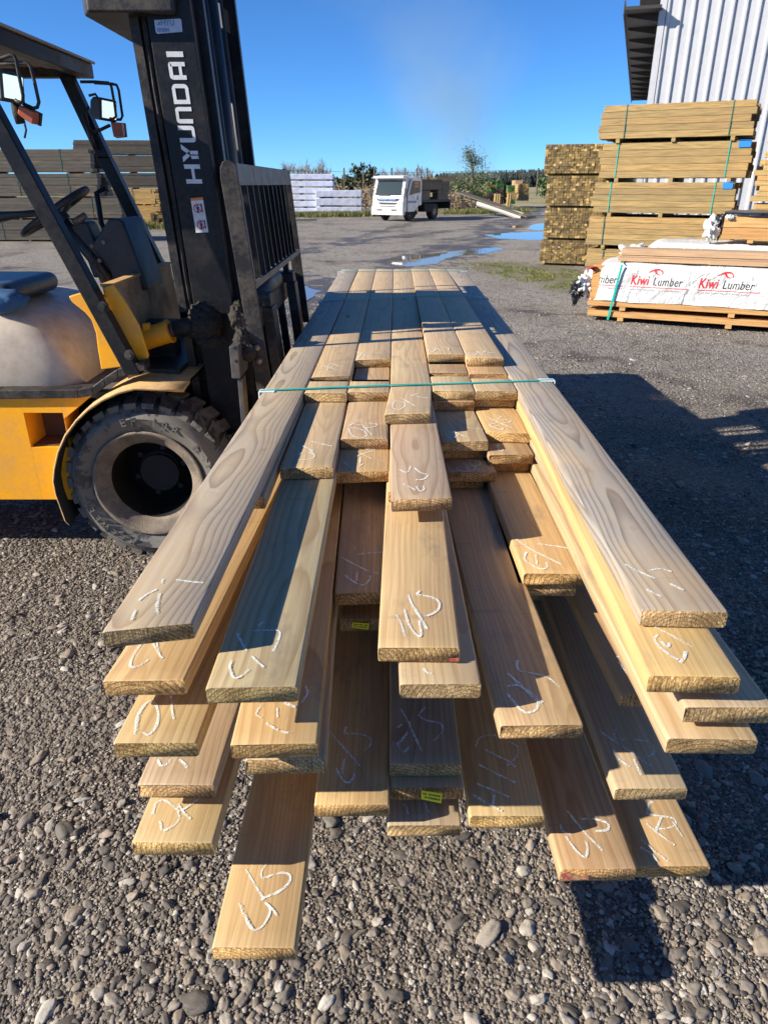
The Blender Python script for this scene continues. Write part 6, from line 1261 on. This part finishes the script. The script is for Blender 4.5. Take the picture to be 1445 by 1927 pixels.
# ------------------------------------------------------------------ vegetation
def leafmat(name, a, b):
    t = NT(name); ti = attr(t, 'tint'); return t.done(t.mix(ti, a, b), .65)
L_DARK = leafmat('dark_leaves', (.02, .03, .012), (.07, .085, .03)); L_GRN = leafmat('green_leaves', (.05, .09, .025), (.14, .19, .06)); L_OLV = leafmat('olive_leaves', (.07, .09, .04), (.17, .19, .09)); L_DRY = leafmat('dry_scrub', (.16, .11, .06), (.34, .26, .15))
M_TWIG = plain('grey_twigs', (.30, .24, .20), .9); M_BARK = plain('dark_bark', (.09, .07, .05), .9)
def tree(px, py_base, y, h, rx, mat, label, seed, n=900, leaf=.12, trunk=.25, shape=1.0, group=None, cat='tree', name='tree', gaps=.35, base=None):
    rd = random.Random(seed); x0 = Uy(px, py_base, y).x; e = empty(name, (x0, y, 0), 0, label, cat, group)
    mb = MB(); mb.tube([(0, 0, 0), (.03 * h, 0, h * trunk), (0, .02, h * .75)], [h * .03, h * .022, h * .006], 7)
    tips = []
    for i in range(14):
        z = h * (trunk + (0.85 - trunk) * rd.random()); an = rd.random() * 6.28; r = rx * (.4 + .6 * rd.random()) * (1 - .5 * (z / h - trunk)); q = Vector((math.cos(an) * r, math.sin(an) * r, z + rd.uniform(.05, .2) * h)); q.z = min(q.z, h * .97)
        mb.tube([(0, 0, z * .85), tuple(Vector((0, 0, z)).lerp(q, .5)), tuple(q)], [h * .012, h * .008, h * .003], 5); tips.append(q)
    mb.build('trunk', M_BARK, e)
    mb = MB()
    for i in range(n):
        t_ = rd.choice(tips); g = rx * .30
        p = t_ + Vector((rd.gauss(0, g), rd.gauss(0, g), rd.gauss(0, g * .8 * shape)))
        if mnoise.noise(p * (1.6 / rx) + Vector((seed, 0, 0))) < -gaps * .3: continue
        if p.z < h * .08: continue
        mb.tint = min(1, max(0, .5 + .6 * mnoise.noise(p * (2.5 / rx)) + rd.uniform(-.3, .3)))
        a = Vector((rd.gauss(0, 1), rd.gauss(0, 1), rd.gauss(0, 1))).normalized() * leaf * rd.uniform(.6, 1.4); b = a.orthogonal().normalized() * leaf * rd.uniform(.4, .9)
        k = len(mb.v); mb.v += [tuple(p - a), tuple(p + b), tuple(p + a), tuple(p - b)]; mb.face([k, k + 1, k + 2, k + 3])
    mb.build('crown', mat, e); return e
def ground_scale(y): return 1
tree(685, 346, 90, 3.5, 1.3, L_DARK, 'round dark evergreen tree behind the fence, left of the truck', 3, 3000, .16, .15, .8); tree(652, 346, 92, 2.2, 1.1, L_DARK, 'smaller dark bush left of the round evergreen', 4, 1200, .22, .1); tree(716, 346, 91, 2.4, .7, L_DARK, 'dark bush above the truck cab roof', 14, 900, .2, .1)
tree(886, 380, 56, 4.0, 1.0, L_OLV, 'sparse upright bushy tree in the middle background', 5, 3200, .05, .15, 1.3, gaps=.6)
tree(868, 385, 54, 1.7, 1.0, L_GRN, 'low green broom bush below the sparse tree', 6, 1800, .07, .05); tree(893, 385, 55, 1.8, .9, L_GRN, 'green bush at the right foot of the sparse tree', 7, 1500, .07, .05)
tree(1024, 365, 95, 2.2, 1.0, L_GRN, 'small green tree at the left edge of the post stack', 8, 700, .15, .1)
for i, (px, y, h, r) in enumerate(((640, 50, 1.5, 1.0), (688, 50, 1.4, 1.2), (700, 49, 1.1, .9), (852, 52, 1.2, 1.0), (862, 50, 1.0, 1.0), (838, 53, 1.1, 1.0), (905, 58, 1.4, 1.4))):
    tree(px, 385, y, h, r, L_DRY, ['dry brown scrub bush directly left of the paling fence', 'dry scrub bush touching the left side of the truck cab', 'low dry scrub bush just in front of the truck cab corner', 'dry scrub bush right behind the truck load', 'low dry scrub bush between the truck load and the scrap pile', 'dry scrub bush hidden behind the truck load', 'dry scrub bush behind the sloping plank'][i], 20 + i, 1100, .06, .05, group='dry scrub bushes along the yard edge', cat='bush', name='scrub_bush')
def baretree(px, y, h, seed, label, group):
    rd = random.Random(seed); x0 = Uy(px, 345, y).x; e = empty('bare_tree', (x0, y, 0), 0, label, 'tree', group); tr = MB(); mb = MB()
    tr.tube([(0, 0, 0), (0, 0, h * .8)], [h * .022, h * .008], 6); tr.build('trunk', M_TWIG, e)
    for i in range(46):
        z = h * rd.uniform(.2, .8); an = rd.random() * 6.28; ll = h * rd.uniform(.12, .26); d = Vector((math.cos(an) * .55, math.sin(an) * .55, 1)).normalized()
        p1 = Vector((0, 0, z)) + d * ll; mb.tube([(0, 0, z), tuple(p1)], [h * .006, h * .003], 3, cap=False)
        for j in range(3): d2 = (d + Vector((rd.gauss(0, .4), rd.gauss(0, .4), rd.gauss(0, .3)))).normalized(); q = Vector((0, 0, z)).lerp(p1, rd.random()); mb.tube([tuple(q), tuple(q + d2 * ll * .7)], [h * .004, h * .002], 3, cap=False)
    mb.build('crown', M_TWIG, e)
ORD = ['first', 'second', 'third', 'fourth', 'fifth', 'sixth', 'seventh', 'eighth', 'ninth', 'tenth', 'eleventh', 'twelfth', 'thirteenth', 'fourteenth', 'fifteenth', 'sixteenth']
for i, px in enumerate((538, 546, 553, 561, 568, 574, 580, 588, 595, 601, 608, 614, 620)): baretree(px, 140 + (i % 3) * 6, rdm.uniform(4.2, 5.6), 200 + i, ORD[i] + ' bare leafless poplar from the left above the wrapped packs', 'bare poplars above the wrapped packs')
for i in range(16): baretree(712 + i * 6.6, 120 + (i % 4) * 5, rdm.uniform(3.3, 4.2), 300 + i, ORD[i] + ' bare leafless tree from the left in the row behind the truck', 'bare trees behind the truck')
# far forest and fields
def forest(name, x0, x1, y0, y1, zlo, zhi, N, label, seed, hill):
    rd = random.Random(seed); mb = MB()
    for i in range(N):
        x = rd.uniform(x0, x1); y = rd.uniform(y0, y1); g = hill(x, y); h = rd.uniform(zlo, zhi); r = h * rd.uniform(.22, .32); mb.tint = rd.random(); b = len(mb.v); k = 6
        for lay, (rr, zz_) in enumerate(((1, .1), (.75, .45), (.35, .8))):
            for q in range(k): a = q * 6.28 / k + lay; mb.v.append((x + math.cos(a) * r * rr * rd.uniform(.8, 1.2), y + math.sin(a) * r * rr, g + h * zz_))
        mb.v.append((x, y, g + h)); 
        for l_ in range(2):
            for q in range(k): mb.face([b + l_ * k + q, b + l_ * k + (q + 1) % k, b + (l_ + 1) * k + (q + 1) % k, b + (l_ + 1) * k + q])
        for q in range(k): mb.face([b + 2 * k + q, b + 2 * k + (q + 1) % k, b + 3 * k])
    o = mb.build(name, leafmat('pine_forest', (.018, .026, .018), (.04, .05, .034))); tag(o, label, 'forest', kind='stuff')
hr = lambda x, y: max(0, (y - 400) * .030) * min(1, max(0, (x - 20) / 60))
forest('pine_forest', 30, 260, 400, 520, 4.5, 7.5, 2600, 'dark pine forest on the low hill at the right horizon', 3, hr)
forest('shelter_belt', -260, 60, 560, 640, 3.5, 7.5, 1500, 'dark tree belt along the far left horizon', 4, lambda x, y: 0)
mb = MB()
for j in range(2):
    for i in range(30): mb.v.append((-40 + i * 15, 395 + j * 200, hr(-40 + i * 15, 395 + j * 200)))
for i in range(29): mb.face([i, i + 1, i + 31, i + 30])
tag(mb.build('hill', plain('hill_grass', (.10, .11, .05), .9)), kind='structure')
# ------------------------------------------------------------------ smoke plume rising beyond the yard
def smoke():
    y0 = 150.; base = Uy(893, 335, y0); top = Uy(700, -60, y0)
    mb = MB(); Hs = top.z - base.z; dxs = top.x - base.x
    V = []
    for i in range(9):
        u = i / 8; cx_ = base.x + dxs * (u ** 1.8) - 3 * math.sin(u * 6.3); r = 6 + 19 * u
        for k in range(16):
            a = k * math.pi / 8; V.append((cx_ + math.cos(a) * r, y0 + math.sin(a) * r * .6, base.z + Hs * u))
    mb.v = V
    for i in range(8):
        for k in range(16): mb.face([i * 16 + k, i * 16 + (k + 1) % 16, (i + 1) * 16 + (k + 1) % 16, (i + 1) * 16 + k])
    mb.face(list(range(16))[::-1]); mb.face([128 + k for k in range(16)])
    t = NT('smoke'); v = t.geo(); sx = t.n('ShaderNodeSeparateXYZ'); t.set(sx, 0, v)
    u = t.math('DIVIDE', t.math('SUBTRACT', sx.outputs[2], base.z), Hs, clamp=True)
    cxn = t.math('SUBTRACT', t.math('ADD', base.x, t.math('MULTIPLY', t.math('POWER', u, 1.8), dxs)), t.math('MULTIPLY', t.math('SINE', t.math('MULTIPLY', u, 6.3)), 3.))
    rr = t.math('ADD', 6., t.math('MULTIPLY', u, 19.))
    dx = t.math('DIVIDE', t.math('SUBTRACT', sx.outputs[0], cxn), rr); dy = t.math('DIVIDE', t.math('SUBTRACT', sx.outputs[1], y0), t.math('MULTIPLY', rr, .6))
    d2 = t.math('ADD', t.math('MULTIPLY', dx, dx), t.math('MULTIPLY', dy, dy)); fall = t.math('POWER', t.math('SUBTRACT', 1., d2, clamp=True), 1.3)
    n = t.noise(t.mapv(v, (.085, .085, .085)), 1., 4, .55, .3)
    den = t.math('MULTIPLY', t.math('MULTIPLY', fall, t.rng(n, .30, .62)), t.math('ADD', .006, t.math('MULTIPLY', t.math('POWER', t.math('SUBTRACT', 1., u, clamp=True), 2.2), .15)))
    pv = t.n('ShaderNodeVolumePrincipled'); t.set(pv, 'Color', (.70, .80, .62, 1)); t.set(pv, 'Density', den)
    for l in list(t.t.links):
        if l.to_node == t.out: t.t.links.remove(l)
    t.t.links.new(pv.outputs[0], t.out.inputs['Volume'])
    o = mb.build('smoke_plume', t.mat); tag(o, 'thin brownish smoke plume drifting up into the blue sky', 'smoke', kind='stuff')
smoke()
scene.cycles.volume_step_rate = 2.0; scene.cycles.volume_max_steps = 64
